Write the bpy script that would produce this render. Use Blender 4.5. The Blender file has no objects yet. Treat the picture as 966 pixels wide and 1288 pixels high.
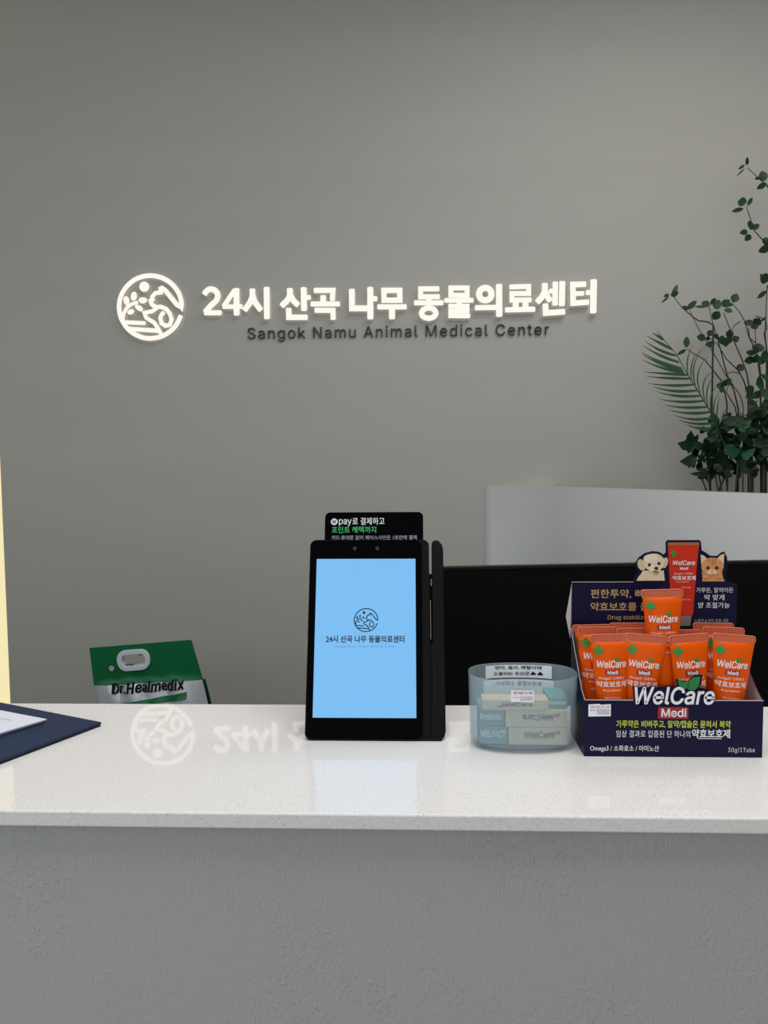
import bpy, bmesh, math, random
from mathutils import Vector, Matrix

# ------------------------------------------------------------------ camera, world, lights, exposure
scene = bpy.context.scene
col = scene.collection
cam_data = bpy.data.cameras.new('camera')
cam_data.sensor_fit = 'VERTICAL'
cam_data.sensor_height = 24.0
cam_data.lens = 950.0 / 1288.0 * 24.0
cam_data.clip_start = 0.02
cam_data.clip_end = 60
cam = bpy.data.objects.new('camera', cam_data)
col.objects.link(cam)
cam.matrix_world = (Matrix.Translation((0, 0, 1.40)) @ Matrix.Rotation(math.radians(2.2), 4, 'Z')
                    @ Matrix.Rotation(math.radians(90 - 3.9), 4, 'X') @ Matrix.Rotation(-0.0078, 4, 'Z'))
scene.camera = cam

scene.view_settings.view_transform = 'Standard'
scene.view_settings.look = 'None'
scene.view_settings.gamma = 1.0
scene.view_settings.exposure = 0.0
scene.view_settings.use_curve_mapping = False

world = bpy.data.worlds.new('world')
scene.world = world
world.use_nodes = True
world.node_tree.nodes['Background'].inputs['Color'].default_value = (0.75, 0.86, 1.0, 1)
world.node_tree.nodes['Background'].inputs['Strength'].default_value = 0.3


def area_light(name, loc, target, sx, sy, power, color):
    d = bpy.data.lights.new(name, 'AREA')
    d.shape = 'RECTANGLE'
    d.size, d.size_y, d.energy, d.color = sx, sy, power, color
    o = bpy.data.objects.new(name, d)
    col.objects.link(o)
    o.location = loc
    o.rotation_euler = (Vector(target) - Vector(loc)).to_track_quat('-Z', 'Y').to_euler()
    return o


# the glass entrance front behind the visitor, and the ceiling fittings of the lobby
area_light('window_daylight', (-0.4, -2.85, 2.2), (0.2, 3.6, 2.1), 4.6, 2.8, 38, (0.90, 0.96, 1.0))
area_light('side_window_daylight', (-3.2, -0.2, 1.7), (1.4, 2.9, 1.4), 2.4, 2.2, 36, (0.74, 0.87, 1.0))
area_light('ceiling_light_lobby', (0.3, 0.2, 3.66), (0.3, 0.2, 0), 2.4, 1.6, 50, (1.0, 0.985, 0.97))
area_light('ceiling_light_desk', (1.2, 2.1, 3.66), (1.2, 2.1, 0), 1.6, 0.8, 20, (1.0, 0.96, 0.91))

# ---- shapes of the sign (mm on the wall), the emblem and the plants (mm)
SIGN = [[(0,26.7,[(-974,2182),(-965,2196),(-952,2206),(-939,2208),(-923,2203),(-911,2189),(-909,2173),(-916,2155),(-944,2131),(-973,2099)]),(0,23.5,[(-977,2099),(-892,2098)])],[(0,22.8,[(-826,2204),(-855,2166),(-884,2125)]),(0,21.6,[(-888,2126),(-793,2125)]),(0,28.2,[(-820,2211),(-822,2084)])],[(0,27.5,[(-745,2208),(-746,2170),(-757,2143),(-786,2106)]),(0,26.7,[(-746,2180),(-734,2143),(-705,2105)]),(0,28.2,[(-678,2214),(-679,2065)])],[(0,28.2,[(-569,2207),(-569,2169),(-584,2148),(-611,2123)]),(0,26.7,[(-569,2177),(-553,2148),(-529,2126)]),(0,28.2,[(-504,2210),(-504,2100)]),(0,22.8,[(-496,2162),(-471,2162)]),(0,25.9,[(-576,2116),(-576,2072),(-487,2071)])],[(0,24.3,[(-457,2194),(-367,2193),(-371,2144)]),(0,27.5,[(-413,2172),(-414,2134)]),(0,23.5,[(-473,2132),(-335,2130)]),(0,24.3,[(-455,2103),(-368,2101),(-368,2057)])],[(0,27.5,[(-279,2199),(-279,2109),(-203,2108)]),(0,28.2,[(-193,2206),(-194,2057)]),(0,23.5,[(-183,2152),(-160,2151)])],[(1,25.1,[(-130,2189),(-56,2188),(-56,2143),(-129,2144)]),(0,24.3,[(-161,2114),(-24,2112)]),(0,28.2,[(-92,2110),(-93,2056)])],[(0,23.5,[(128,2192),(41,2193),(41,2157),(130,2156)]),(0,25.1,[(79,2153),(79,2130)]),(0,23.5,[(10,2130),(146,2128)]),(1,25.1,[(111,2081),(110,2076),(108,2071),(104,2067),(99,2063),(92,2060),(85,2059),(78,2058),(71,2059),(64,2061),(57,2064),(52,2067),(48,2072),(46,2077),(45,2082),(46,2087),(48,2092),(52,2097),(58,2100),(64,2103),(71,2105),(78,2105),(86,2105),(93,2103),(99,2100),(104,2096),(108,2091),(110,2086)])],[(1,22.8,[(181,2195),(256,2194),(256,2160),(181,2162)]),(0,22.0,[(150,2139),(286,2137)]),(0,25.1,[(221,2139),(220,2114)]),(0,22.0,[(169,2113),(256,2111),(256,2089),(180,2090),(180,2068),(270,2066)])],[(1,28.2,[(368,2164),(368,2158),(366,2152),(362,2146),(358,2142),(352,2139),(346,2137),(340,2136),(333,2137),(327,2139),(322,2142),(317,2147),(314,2152),(312,2158),(311,2165),(312,2171),(314,2177),(317,2182),(322,2187),(327,2190),(333,2192),(340,2193),(346,2192),(352,2190),(358,2186),(362,2182),(366,2176),(368,2170)]),(0,24.3,[(292,2103),(395,2103)]),(0,29.0,[(403,2210),(404,2060)])],[(0,22.8,[(450,2195),(539,2196),(539,2164),(462,2165),(463,2135),(553,2135)]),(0,27.5,[(480,2129),(480,2093)]),(0,27.5,[(525,2129),(525,2093)]),(0,24.3,[(431,2091),(570,2092)])],[(0,27.5,[(613,2211),(613,2171),(601,2148),(577,2121)]),(0,25.9,[(613,2177),(626,2148),(639,2126)]),(0,22.0,[(632,2173),(656,2174)]),(0,25.9,[(661,2216),(660,2107)]),(0,28.2,[(693,2218),(691,2104)]),(0,26.7,[(616,2118),(618,2074),(707,2079)])],[(0,25.9,[(802,2202),(741,2201),(743,2117),(816,2121)]),(0,21.6,[(751,2160),(793,2161)]),(0,22.8,[(800,2164),(826,2164)]),(0,29.8,[(836,2224),(835,2069)])]]
EMBLEM = [('ring',0,22.2,[(-1087,2090),(-1092,2076),(-1098,2063),(-1106,2050),(-1115,2038),(-1125,2027),(-1136,2018),(-1149,2009),(-1162,2001),(-1175,1995),(-1190,1990),(-1204,1987),(-1219,1985),(-1234,1984),(-1249,1985),(-1264,1987),(-1279,1991),(-1293,1997),(-1306,2003),(-1319,2011),(-1331,2020),(-1341,2030),(-1351,2042),(-1359,2054),(-1366,2067),(-1372,2080),(-1376,2094),(-1379,2109),(-1380,2123),(-1380,2138),(-1378,2152),(-1375,2167),(-1370,2181),(-1364,2194),(-1356,2207),(-1347,2219),(-1337,2230),(-1326,2240),(-1314,2249),(-1302,2257),(-1288,2263),(-1274,2268),(-1259,2272),(-1244,2274),(-1229,2275),(-1214,2274),(-1200,2272),(-1185,2268),(-1171,2264),(-1158,2257),(-1145,2250),(-1133,2241),(-1122,2231),(-1112,2220),(-1104,2208),(-1096,2196),(-1090,2182),(-1086,2168),(-1083,2154),(-1081,2140),(-1081,2125),(-1082,2128),(-1103,2137),(-1129,2169),(-1155,2203),(-1181,2222)]),('cat',0,19.8,[(-1181,2223),(-1179,2196),(-1205,2194),(-1221,2176),(-1219,2164),(-1229,2159),(-1224,2142),(-1205,2129),(-1180,2130),(-1155,2119),(-1139,2098),(-1131,2070),(-1140,2046),(-1161,2041),(-1180,2054),(-1185,2079),(-1176,2097),(-1164,2105)]),('dog',0,18.9,[(-1196,2127),(-1222,2110),(-1260,2103),(-1252,2080),(-1215,2057),(-1199,2034),(-1181,1998)]),('ground',0,18.9,[(-1360,2061),(-1255,2055)]),('ground',0,20.6,[(-1339,2030),(-1195,2019)]),('stem',0,17.3,[(-1365,2069),(-1359,2101),(-1342,2130),(-1318,2145),(-1289,2153)])]
EMBLEM_BLOBS = [('leaf',-1344,2161,14.4,21.4,-10),('leaf',-1308,2181,14.8,21.4,8),('leaf',-1265,2161,20.6,14.4,0),('leaf',-1285,2126,21.4,12.4,32),('leaf',-1325,2109,17.3,12.4,-18),('sun',-1257,2224,23.9,23.9,0)]
BRANCHES = [([[(1453,2653),(1508,2605),(1544,2567),(1580,2491),(1603,2365),(1601,2188),(1597,1869),(1607,1264)]],[((1450,2662),(1459,2702),14.7),((1444,2665),(1422,2652),10.7),((1444,2650),(1404,2613),5.4),((1524,2591),(1517,2639),30.8),((1508,2605),(1482,2602),10.7),((1537,2585),(1503,2567),20.1),((1540,2579),(1560,2557),17.4)],3.42),([[(1403,2449),(1423,2397),(1436,2351),(1471,2311),(1505,2283),(1533,2161),(1534,1791),(1532,1269)]],[((1402,2467),(1372,2476),29.8),((1406,2452),(1436,2494),14.2),((1394,2443),(1343,2431),15.5),((1421,2352),(1430,2400),29.1),((1433,2357),(1455,2375),19.4),((1413,2349),(1375,2339),19.4),((1424,2334),(1393,2305),22.0),((1495,2314),(1468,2311),12.9),((1505,2283),(1457,2263),25.9),((1490,2283),(1504,2320),38.8),((1505,2289),(1530,2258),38.8)],3.3),([[(1524,2138),(1523,2000),(1520,1931),(1533,1798),(1541,1267)]],[((1502,2175),(1483,2180),9.2),((1495,2176),(1539,2159),36.9),((1525,2116),(1491,2085),16.5),((1524,2138),(1541,2112),13.2)],3.36),([[(1137,2098),(1173,2054),(1217,2013),(1242,1995),(1285,1990),(1309,1975)],[(1205,2041),(1227,1996),(1260,1935),(1297,1879),(1337,1811),(1367,1758),(1392,1724),(1431,1670),(1444,1621),(1451,1239)]],[((1132,2105),(1156,2155),16.0),((1125,2105),(1151,2116),21.0),((1115,2110),(1089,2096),13.5),((1115,2100),(1080,2072),7.0),((1202,2044),(1173,2059),17.0),((1198,2046),(1230,2079),21.0)],3.38),([[(1311,2064),(1327,2005),(1343,1946),(1359,1892),(1375,1843),(1396,1769),(1427,1695),(1448,1611),(1457,1247)]],[((1314,2069),(1284,2091),25.5),((1301,2066),(1253,2070),11.2),((1316,2073),(1347,2109),16.3)],3.44),([[(1335,2020),(1350,1987),(1365,1944),(1383,1891),(1420,1815),(1441,1757),(1452,1676),(1477,1251)],[(1370,1944),(1383,1967),(1404,1983)]],[((1327,2053),(1292,2058),37.1),((1330,2046),(1353,2072),29.7),((1335,2034),(1368,2022),17.8),((1316,2027),(1298,1994),29.7),((1349,2048),(1373,2057),9.9)],3.34),([[(1397,2069),(1431,2030),(1451,1991),(1467,1928),(1487,1894),(1518,1816),(1522,1758),(1537,1248)]],[((1396,2074),(1415,2114),29.2),((1399,2071),(1378,2060),12.1)],3.4),([[(1283,1920),(1322,1890),(1357,1828),(1411,1774),(1436,1731),(1456,1678),(1466,1250)],[(1363,1765),(1387,1771),(1416,1765)]],[((1269,1915),(1229,1924),25.9),((1279,1924),(1295,1953),21.9),((1269,1914),(1294,1919),14.9),((1306,1891),(1265,1887),22.4),((1305,1917),(1324,1931),23.9),((1355,1907),(1318,1909),30.9),((1348,1919),(1361,1879),30.9),((1368,1914),(1368,1952),27.9),((1384,1905),(1410,1918),24.9),((1360,1899),(1379,1918),24.9),((1401,1784),(1443,1800),22.9),((1410,1789),(1430,1779),19.9)],3.36),([[(1549,2003),(1557,1964),(1543,1945),(1554,1877),(1571,1247)],[(1475,1970),(1481,1926),(1506,1902)],[(1504,1970),(1508,1907),(1516,1858)]],[((1499,1987),(1457,1994),23.3),((1518,1984),(1487,1969),25.4),((1504,1979),(1520,2008),32.5),((1529,2003),(1496,2006),10.1),((1541,2008),(1500,2021),4.1),((1527,1998),(1556,2013),10.1)],3.42),([[(1472,1840),(1478,1797),(1489,1721),(1501,1252)]],[((1467,1844),(1420,1848),19.7),((1461,1821),(1419,1811),27.6),((1471,1847),(1478,1887),41.3),((1471,1838),(1464,1802),34.5),((1486,1830),(1521,1835),37.4),((1477,1821),(1510,1806),29.5),((1472,1845),(1453,1864),19.7)],3.32),([[(1224,1887),(1254,1867),(1304,1837),(1339,1792),(1385,1737),(1407,1647),(1416,1241)]],[((1222,1891),(1232,1946),23.6),((1224,1885),(1184,1861),13.3)],3.46),([[(1336,1716),(1373,1728),(1356,1684),(1395,1620),(1412,1556),(1416,1254)]],[((1355,1716),(1376,1741),26.3),((1349,1706),(1317,1716),26.3),((1349,1703),(1330,1684),22.3),((1358,1709),(1342,1735),19.7),((1475,1683),(1437,1702),32.8),((1476,1664),(1444,1667),39.4),((1482,1645),(1464,1626),39.4),((1475,1683),(1495,1657),39.4)],3.35),([[(1485,1641),(1492,1490),(1495,1249)],[(1387,1592),(1425,1579),(1455,1603),(1466,1641)]],[((1495,1722),(1465,1710),51.7),((1495,1728),(1510,1753),38.8),((1485,1659),(1512,1678),51.7),((1503,1653),(1523,1615),45.3),((1468,1584),(1424,1585),51.7),((1462,1591),(1479,1616),38.8),((1499,1590),(1513,1640),38.8)],3.3)]
PALM = ([(1026,1931),(1110,1832),(1154,1754),(1199,1683),(1249,1602),(1294,1509),(1314,1453),(1331,1253)],[[(1054,1894),(1032,1913),(1011,1928)],[(1091,1854),(1039,1885),(989,1916)],[(1107,1829),(1042,1854),(983,1895)],[(1120,1801),(1042,1833),(974,1877)],[(1132,1776),(1046,1805),(969,1849)],[(1142,1758),(1053,1780),(972,1818)],[(1137,1767),(1049,1796),(970,1840)],[(1157,1748),(1068,1756),(979,1766)],[(1166,1733),(1075,1737),(992,1747)],[(1180,1708),(1094,1706),(1001,1717)],[(1197,1683),(1100,1683),(1017,1705)],[(1211,1661),(1119,1662),(1036,1682)],[(1227,1640),(1135,1637),(1046,1651)],[(1243,1615),(1151,1613),(1068,1626)],[(1256,1593),(1170,1589),(1089,1604)],[(1268,1570),(1189,1563),(1111,1582)],[(1278,1549),(1201,1544),(1127,1563)],[(1288,1527),(1220,1525),(1158,1544)],[(1297,1506),(1239,1516),(1183,1532)]],[[(1157,1754),(1159,1819),(1188,1883)],[(1173,1727),(1178,1800),(1219,1861)],[(1189,1702),(1187,1794),(1235,1867)],[(1210,1674),(1203,1757),(1248,1830)],[(1230,1640),(1228,1720),(1276,1768)],[(1243,1615),(1244,1695),(1286,1756)],[(1256,1590),(1260,1664),(1290,1707)],[(1268,1571),(1273,1627),(1297,1682)],[(1281,1552),(1287,1614),(1301,1663)],[(1299,1552),(1314,1589),(1339,1614)]])
DENSE = ([[(1233,1330),(1248,1250)],[(1214,1335),(1246,1250)],[(1274,1353),(1276,1250)],[(1311,1329),(1290,1250)],[(1297,1329),(1292,1249)],[(1350,1371),(1360,1244)],[(1437,1286),(1417,1244)]],[((1175,1443),(1104,1462),52.5),((1154,1461),(1156,1514),40.1),((1185,1386),(1113,1386),47.7),((1171,1410),(1154,1358),43.0),((1175,1466),(1188,1498),28.6),((1233,1330),(1153,1336),23.9),((1232,1344),(1181,1354),23.9),((1278,1390),(1259,1419),28.6),((1356,1408),(1291,1451),54.9),((1377,1397),(1423,1438),40.1),((1358,1516),(1404,1553),41.1),((1293,1544),(1352,1562),43.0),((1330,1520),(1284,1530),33.4),((1412,1561),(1393,1585),43.0),((1421,1571),(1443,1593),38.2),((1315,1353),(1298,1325),38.2),((1260,1372),(1222,1391),43.0),((1231,1433),(1207,1480),38.2),((1254,1428),(1239,1465),38.2),((1324,1376),(1278,1381),28.6),((1352,1371),(1379,1390),33.4),((1468,1519),(1479,1551),43.0),((1452,1417),(1482,1431),43.0)],3.22)
DENSE_AREA = [(1245,1532),(1304,1559),(1369,1568),(1425,1568),(1507,1581),(1536,1557),(1541,1369),(1467,1351),(1374,1347),(1328,1324),(1244,1329),(1201,1391),(1205,1438),(1251,1457)]
TRUNKS = [[(1437,1389),(1445,1240)],[(1489,1389),(1495,1240)]]

# ------------------------------------------------------------------ helpers
def lin(c):
    return tuple((v / 255 / 12.92) if v / 255 <= 0.04045 else ((v / 255 + 0.055) / 1.055) ** 2.4 for v in c) + (1.0,)


def mat(name, rgb, rough=0.5, metal=0.0, spec=0.5, coat=0.0, emit=None, emit_strength=0.0, vary=0.0, scale=20.0, bump=0.0,
        bump_scale=200.0, stretch=(1, 1, 1)):
    m = bpy.data.materials.new(name)
    m.use_nodes = True
    nt = m.node_tree
    b = nt.nodes['Principled BSDF']
    b.inputs['Base Color'].default_value = lin(rgb)
    b.inputs['Roughness'].default_value = rough
    b.inputs['Metallic'].default_value = metal
    b.inputs['Specular IOR Level'].default_value = spec
    b.inputs['Coat Weight'].default_value = coat
    b.inputs['Coat Roughness'].default_value = 0.08
    if emit:
        b.inputs['Emission Color'].default_value = lin(emit)
        b.inputs['Emission Strength'].default_value = emit_strength
    if vary or bump:
        tc = nt.nodes.new('ShaderNodeTexCoord')
        mp = nt.nodes.new('ShaderNodeMapping')
        mp.inputs['Scale'].default_value = stretch
        nt.links.new(tc.outputs['Object'], mp.inputs['Vector'])
    if vary:
        n = nt.nodes.new('ShaderNodeTexNoise')
        n.inputs['Scale'].default_value = scale
        n.inputs['Detail'].default_value = 4
        nt.links.new(mp.outputs[0], n.inputs['Vector'])
        r = nt.nodes.new('ShaderNodeValToRGB')
        c = lin(rgb)
        r.color_ramp.elements[0].position = 0.3
        r.color_ramp.elements[1].position = 0.7
        r.color_ramp.elements[0].color = tuple(max(0, v * (1 - vary)) for v in c[:3]) + (1,)
        r.color_ramp.elements[1].color = tuple(min(1, v * (1 + vary)) for v in c[:3]) + (1,)
        nt.links.new(n.outputs['Fac'], r.inputs['Fac'])
        nt.links.new(r.outputs['Color'], b.inputs['Base Color'])
    if bump:
        n = nt.nodes.new('ShaderNodeTexNoise')
        n.inputs['Scale'].default_value = bump_scale
        n.inputs['Detail'].default_value = 3
        nt.links.new(mp.outputs[0], n.inputs['Vector'])
        bp = nt.nodes.new('ShaderNodeBump')
        bp.inputs['Strength'].default_value = bump
        bp.inputs['Distance'].default_value = 0.002
        nt.links.new(n.outputs['Fac'], bp.inputs['Height'])
        nt.links.new(bp.outputs['Normal'], b.inputs['Normal'])
    return m


def link(o, parent=None, loc=(0, 0, 0)):
    col.objects.link(o)
    if parent:
        o.parent = parent
    o.location = loc
    return o


def tag(o, label, cat, group=None, kind=None):
    o['label'] = label
    if cat:
        o['category'] = cat
    if group:
        o['group'] = group
    if kind:
        o['kind'] = kind
    return o


def thing(name, label, cat, loc=(0, 0, 0), rot=(0, 0, 0), group=None):
    o = bpy.data.objects.new(name, None)
    o.empty_display_size = 0.05
    link(o, None, loc)
    o.rotation_euler = rot
    return tag(o, label, cat, group)


class MB:
    def __init__(s):
        s.v, s.f = [], []

    def add(s, vs, fs):
        k = len(s.v)
        s.v += [tuple(p) for p in vs]
        s.f += [tuple(i + k for i in f) for f in fs]
        return s

    def box(s, x0, y0, z0, x1, y1, z1):
        return s.add([(x0, y0, z0), (x1, y0, z0), (x1, y1, z0), (x0, y1, z0), (x0, y0, z1), (x1, y0, z1), (x1, y1, z1), (x0, y1, z1)],
                     [(0, 3, 2, 1), (4, 5, 6, 7), (0, 1, 5, 4), (1, 2, 6, 5), (2, 3, 7, 6), (3, 0, 4, 7)])

    def prism(s, pts, y0, y1):
        """outline in x,z (anticlockwise seen from the front) pushed from y0 (front) to y1"""
        a = sum(pts[i][0] * pts[(i + 1) % len(pts)][1] - pts[(i + 1) % len(pts)][0] * pts[i][1] for i in range(len(pts)))
        if a < 0:
            pts = pts[::-1]
        n = len(pts)
        fs = [tuple(range(n)), tuple(range(2 * n - 1, n - 1, -1))]
        fs += [(i, i + n, (i + 1) % n + n, (i + 1) % n) for i in range(n)]
        return s.add([(x, y0, z) for x, z in pts] + [(x, y1, z) for x, z in pts], fs)

    def plate(s, pts, z0, z1):
        n = len(pts)
        a = sum(pts[i][0] * pts[(i + 1) % n][1] - pts[(i + 1) % n][0] * pts[i][1] for i in range(n))
        if a < 0:
            pts = pts[::-1]
        fs = [tuple(range(n, 2 * n)), tuple(range(n - 1, -1, -1))]
        fs += [(i, (i + 1) % n, (i + 1) % n + n, i + n) for i in range(n)]
        return s.add([(x, y, z0) for x, y in pts] + [(x, y, z1) for x, y in pts], fs)

    def ribbon(s, pts, w, y0, y1, closed=False):
        """a flat stroke of width w along pts (x,z), pushed from y0 to y1, corners mitred, ends a little rounded"""
        P = [Vector(p) for p in pts]
        h = w / 2
        if not closed:
            d0 = (P[1] - P[0]).normalized(); d1 = (P[-1] - P[-2]).normalized()
            r = min(h * 0.35, (P[1] - P[0]).length * .3, (P[-1] - P[-2]).length * .3)
            P = [P[0], P[0] + d0 * r] + P[1:-1] + [P[-1] - d1 * r, P[-1]]
        n = len(P)
        L, R = [], []
        for i in range(n):
            a = P[i - 1] if (closed or i) else None
            b = P[(i + 1) % n] if (closed or i < n - 1) else None
            da = (P[i] - a).normalized() if a is not None else (b - P[i]).normalized()
            db = (b - P[i]).normalized() if b is not None else da
            na, nb = Vector((-da.y, da.x)), Vector((-db.y, db.x))
            m = na + nb
            m = m.normalized() if m.length > 1e-6 else na
            k = h / max(0.5, m.dot(na))
            if not closed and i in (0, n - 1):
                k = h - r * 0.8
            L.append(P[i] + m * k)
            R.append(P[i] - m * k)
        vs = [(p.x, y0, p.y) for p in L + R] + [(p.x, y1, p.y) for p in L + R]
        fs = []
        N = 2 * n
        for i in range(n if closed else n - 1):
            j = (i + 1) % n
            fs += [(i, n + i, n + j, j), (N + i, N + j, N + n + j, N + n + i), (i, j, N + j, N + i), (n + i, N + n + i, N + n + j, n + j)]
        if not closed:
            fs += [(0, N, N + n, n), (n - 1, N - 1, N + N - 1, N + n - 1)]
        return s.add(vs, fs)

    def tube(s, path, r0, r1=None, n=6):
        r1 = r0 if r1 is None else r1
        P = [Vector(p) for p in path]
        m = len(P)
        vs = []
        for i, p in enumerate(P):
            d = (P[min(i + 1, m - 1)] - P[max(i - 1, 0)]).normalized()
            a = d.cross(Vector((0.31, 0.9, 0.3))).normalized()
            b = d.cross(a)
            r = r0 + (r1 - r0) * i / (m - 1)
            vs += [p + a * r * math.cos(2 * math.pi * k / n) + b * r * math.sin(2 * math.pi * k / n) for k in range(n)]
        fs = [(i * n + k, i * n + (k + 1) % n, (i + 1) * n + (k + 1) % n, (i + 1) * n + k) for i in range(m - 1) for k in range(n)]
        fs += [tuple(range(n - 1, -1, -1)), tuple((m - 1) * n + k for k in range(n))]
        return s.add(vs, fs)

    def loft(s, rings, cap0=True, cap1=True):
        n = len(rings[0])
        vs = [p for r in rings for p in r]
        fs = [(i * n + k, i * n + (k + 1) % n, (i + 1) * n + (k + 1) % n, (i + 1) * n + k) for i in range(len(rings) - 1) for k in range(n)]
        if cap0:
            fs.append(tuple(range(n - 1, -1, -1)))
        if cap1:
            fs.append(tuple((len(rings) - 1) * n + k for k in range(n)))
        return s.add(vs, fs)

    def mesh(s, name, m, smooth=False, fix=True):
        me = bpy.data.meshes.new(name)
        me.from_pydata(s.v, [], s.f)
        if fix:
            bm = bmesh.new(); bm.from_mesh(me)
            bmesh.ops.recalc_face_normals(bm, faces=bm.faces)
            bm.to_mesh(me); bm.free()
        me.materials.append(m)
        if smooth:
            me.polygons.foreach_set('use_smooth', [True] * len(me.polygons))
        me.update()
        return me

    def build(s, name, m, parent=None, loc=(0, 0, 0), smooth=False, bevel=0.0, seg=2, fix=True):
        o = bpy.data.objects.new(name, s.mesh(name, m, smooth, fix))
        link(o, parent, loc)
        if bevel:
            b = o.modifiers.new('bevel', 'BEVEL')
            b.width, b.segments, b.limit_method, b.angle_limit = bevel, seg, 'ANGLE', math.radians(40)
        return o


def rr(x0, z0, x1, z1, r, n=6):
    out = []
    for cx, cz, a in ((x1 - r, z0 + r, -90), (x1 - r, z1 - r, 0), (x0 + r, z1 - r, 90), (x0 + r, z0 + r, 180)):
        for i in range(n + 1):
            t = math.radians(a + 90 * i / n)
            out.append((cx + r * math.cos(t), cz + r * math.sin(t)))
    return out


def ellipse(cx, cz, rx, rz, n=24, rot=0.0):
    c, s_ = math.cos(rot), math.sin(rot)
    out = []
    for i in range(n):
        a = 2 * math.pi * i / n
        x, z = rx * math.cos(a), rz * math.sin(a)
        out.append((cx + x * c - z * s_, cz + x * s_ + z * c))
    return out


_cache = {}
try:                                                    # the plain sans that ships inside Blender itself
    SANS = bpy.data.fonts.load(bpy.utils.resource_path('LOCAL') + '/datafiles/fonts/Inter.woff2')
except Exception:
    SANS = None


def glyphs(s, weight=0.0, shear=0.0, depth=0.0, spacing=1.0):
    key = (s, weight, shear, depth, spacing)
    if key in _cache:
        return _cache[key]
    c = bpy.data.curves.new('lettering', 'FONT')
    c.body, c.offset, c.shear, c.extrude, c.space_character = s, weight, shear, depth, spacing
    c.resolution_u = 3
    if SANS and all(ord(q) < 128 for q in s):
        c.font = SANS
    o = bpy.data.objects.new('lettering', c)
    col.objects.link(o)
    dg = bpy.context.evaluated_depsgraph_get()
    dg.update()
    me = bpy.data.meshes.new_from_object(o.evaluated_get(dg))
    vs = [tuple(v.co) for v in me.vertices]
    fs = [tuple(p.vertices) for p in me.polygons]
    bpy.data.objects.remove(o)
    bpy.data.meshes.remove(me)
    bpy.data.curves.remove(c)
    _cache[key] = (vs, fs)
    return vs, fs


def text(mb, s, x0, z0, x1, z1, y, weight=0.0, shear=0.0, spacing=1.0, bend=None, rot=0.0):
    """printed lettering fitted to the box x0..x1, z0..z1 on the plane y (or on bend(x, z))"""
    vs, fs = glyphs(s, weight, shear, 0.0, spacing)
    ax, bx = min(v[0] for v in vs), max(v[0] for v in vs)
    az, bz = min(v[1] for v in vs), max(v[1] for v in vs)
    out = []
    cx, cz = (x0 + x1) / 2, (z0 + z1) / 2
    for v in vs:
        x = x0 + (v[0] - ax) / (bx - ax) * (x1 - x0)
        z = z0 + (v[1] - az) / (bz - az) * (z1 - z0)
        if rot:
            dx, dz = x - cx, z - cz
            x, z = cx + dx * math.cos(rot) - dz * math.sin(rot), cz + dx * math.sin(rot) + dz * math.cos(rot)
        out.append((x, bend(x, z) if bend else y, z))
    return mb.add(out, fs)


# ------------------------------------------------------------------ materials
M = {}
M['wall'] = mat('grey_paint', (185, 184, 179), rough=0.75, spec=0.25, vary=0.018, scale=3.0, bump=0.3, bump_scale=60, stretch=(0.25, 1, 2.2))
M['white_wall'] = mat('daylight_tinted_paint', (183, 187, 189), rough=0.5, spec=0.4, vary=0.02, scale=2)  # grey paint with the bluish daylight mixed into its colour
M['room'] = mat('lobby_white', (205, 203, 198), rough=0.8)
M['floor'] = mat('floor_tile', (128, 126, 122), rough=0.45, vary=0.06, scale=4)
M['panel_glow'] = mat('lit_panel', (50, 48, 40), rough=0.6, emit=(255, 242, 188), emit_strength=0.9)
M['sign_glow'] = mat('lit_acrylic', (40, 39, 37), rough=0.5, spec=0.2, emit=(255, 250, 238), emit_strength=0.98)
M['sign_side'] = mat('letter_return', (205, 202, 194), rough=0.5, emit=(255, 248, 232), emit_strength=0.12)
M['sign_black'] = mat('black_acrylic', (34, 34, 35), rough=0.4)
M['black_plastic'] = mat('black_plastic', (13, 13, 15), rough=0.55, spec=0.12, bump=0.08, bump_scale=900)
M['black_glass'] = mat('black_glass', (2, 2, 4), rough=0.4, spec=0.03)
M['dark_plastic'] = mat('dark_plastic', (10, 10, 11), rough=0.6, spec=0.2)
M['lens'] = mat('camera_lens', (26, 26, 28), rough=0.2)
M['silver'] = mat('silver_metal', (150, 148, 138), rough=0.4, metal=1.0)
M['monitor'] = mat('monitor_black', (5, 5, 6), rough=0.55, spec=0.12)
M['monitor_rim'] = mat('monitor_rim', (16, 19, 19), rough=0.5, spec=0.2)
M['desk'] = mat('desk_laminate', (150, 148, 143), rough=0.5)
M['navy_leather'] = mat('navy_leatherette', (40, 53, 80), rough=0.6, spec=0.15, bump=0.25, bump_scale=700)
M['navy_dark'] = mat('navy_lining', (12, 13, 20), rough=0.7)
M['paper'] = mat('paper', (222, 226, 238), rough=0.8, spec=0.1)
M['ink'] = mat('grey_ink', (120, 122, 130), rough=0.8, spec=0.1)
M['ink_black'] = mat('black_ink', (28, 28, 32), rough=0.8, spec=0.1)
M['ink_purple'] = mat('purple_ink', (84, 66, 120), rough=0.8, spec=0.1)
M['ink_red'] = mat('red_ink', (176, 92, 110), rough=0.8, spec=0.1)
M['white_print'] = mat('white_print', (232, 232, 236), rough=0.5)
M['pale_print'] = mat('pale_print', (176, 176, 190), rough=0.5)
M['gold_print'] = mat('gold_print', (196, 164, 112), rough=0.5)
M['yellow_print'] = mat('yellow_print', (205, 210, 62), rough=0.5)
M['green_print'] = mat('green_print', (60, 196, 110), rough=0.5)
M['navy_card'] = mat('navy_card', (15, 11, 50), rough=0.45, spec=0.18)
M['card_white'] = mat('bare_card', (188, 180, 178), rough=0.8)
M['red_box'] = mat('crimson_print', (158, 22, 44), rough=0.45)
M['leaf_print'] = mat('leaf_green_print', (18, 126, 58), rough=0.45)
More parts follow.
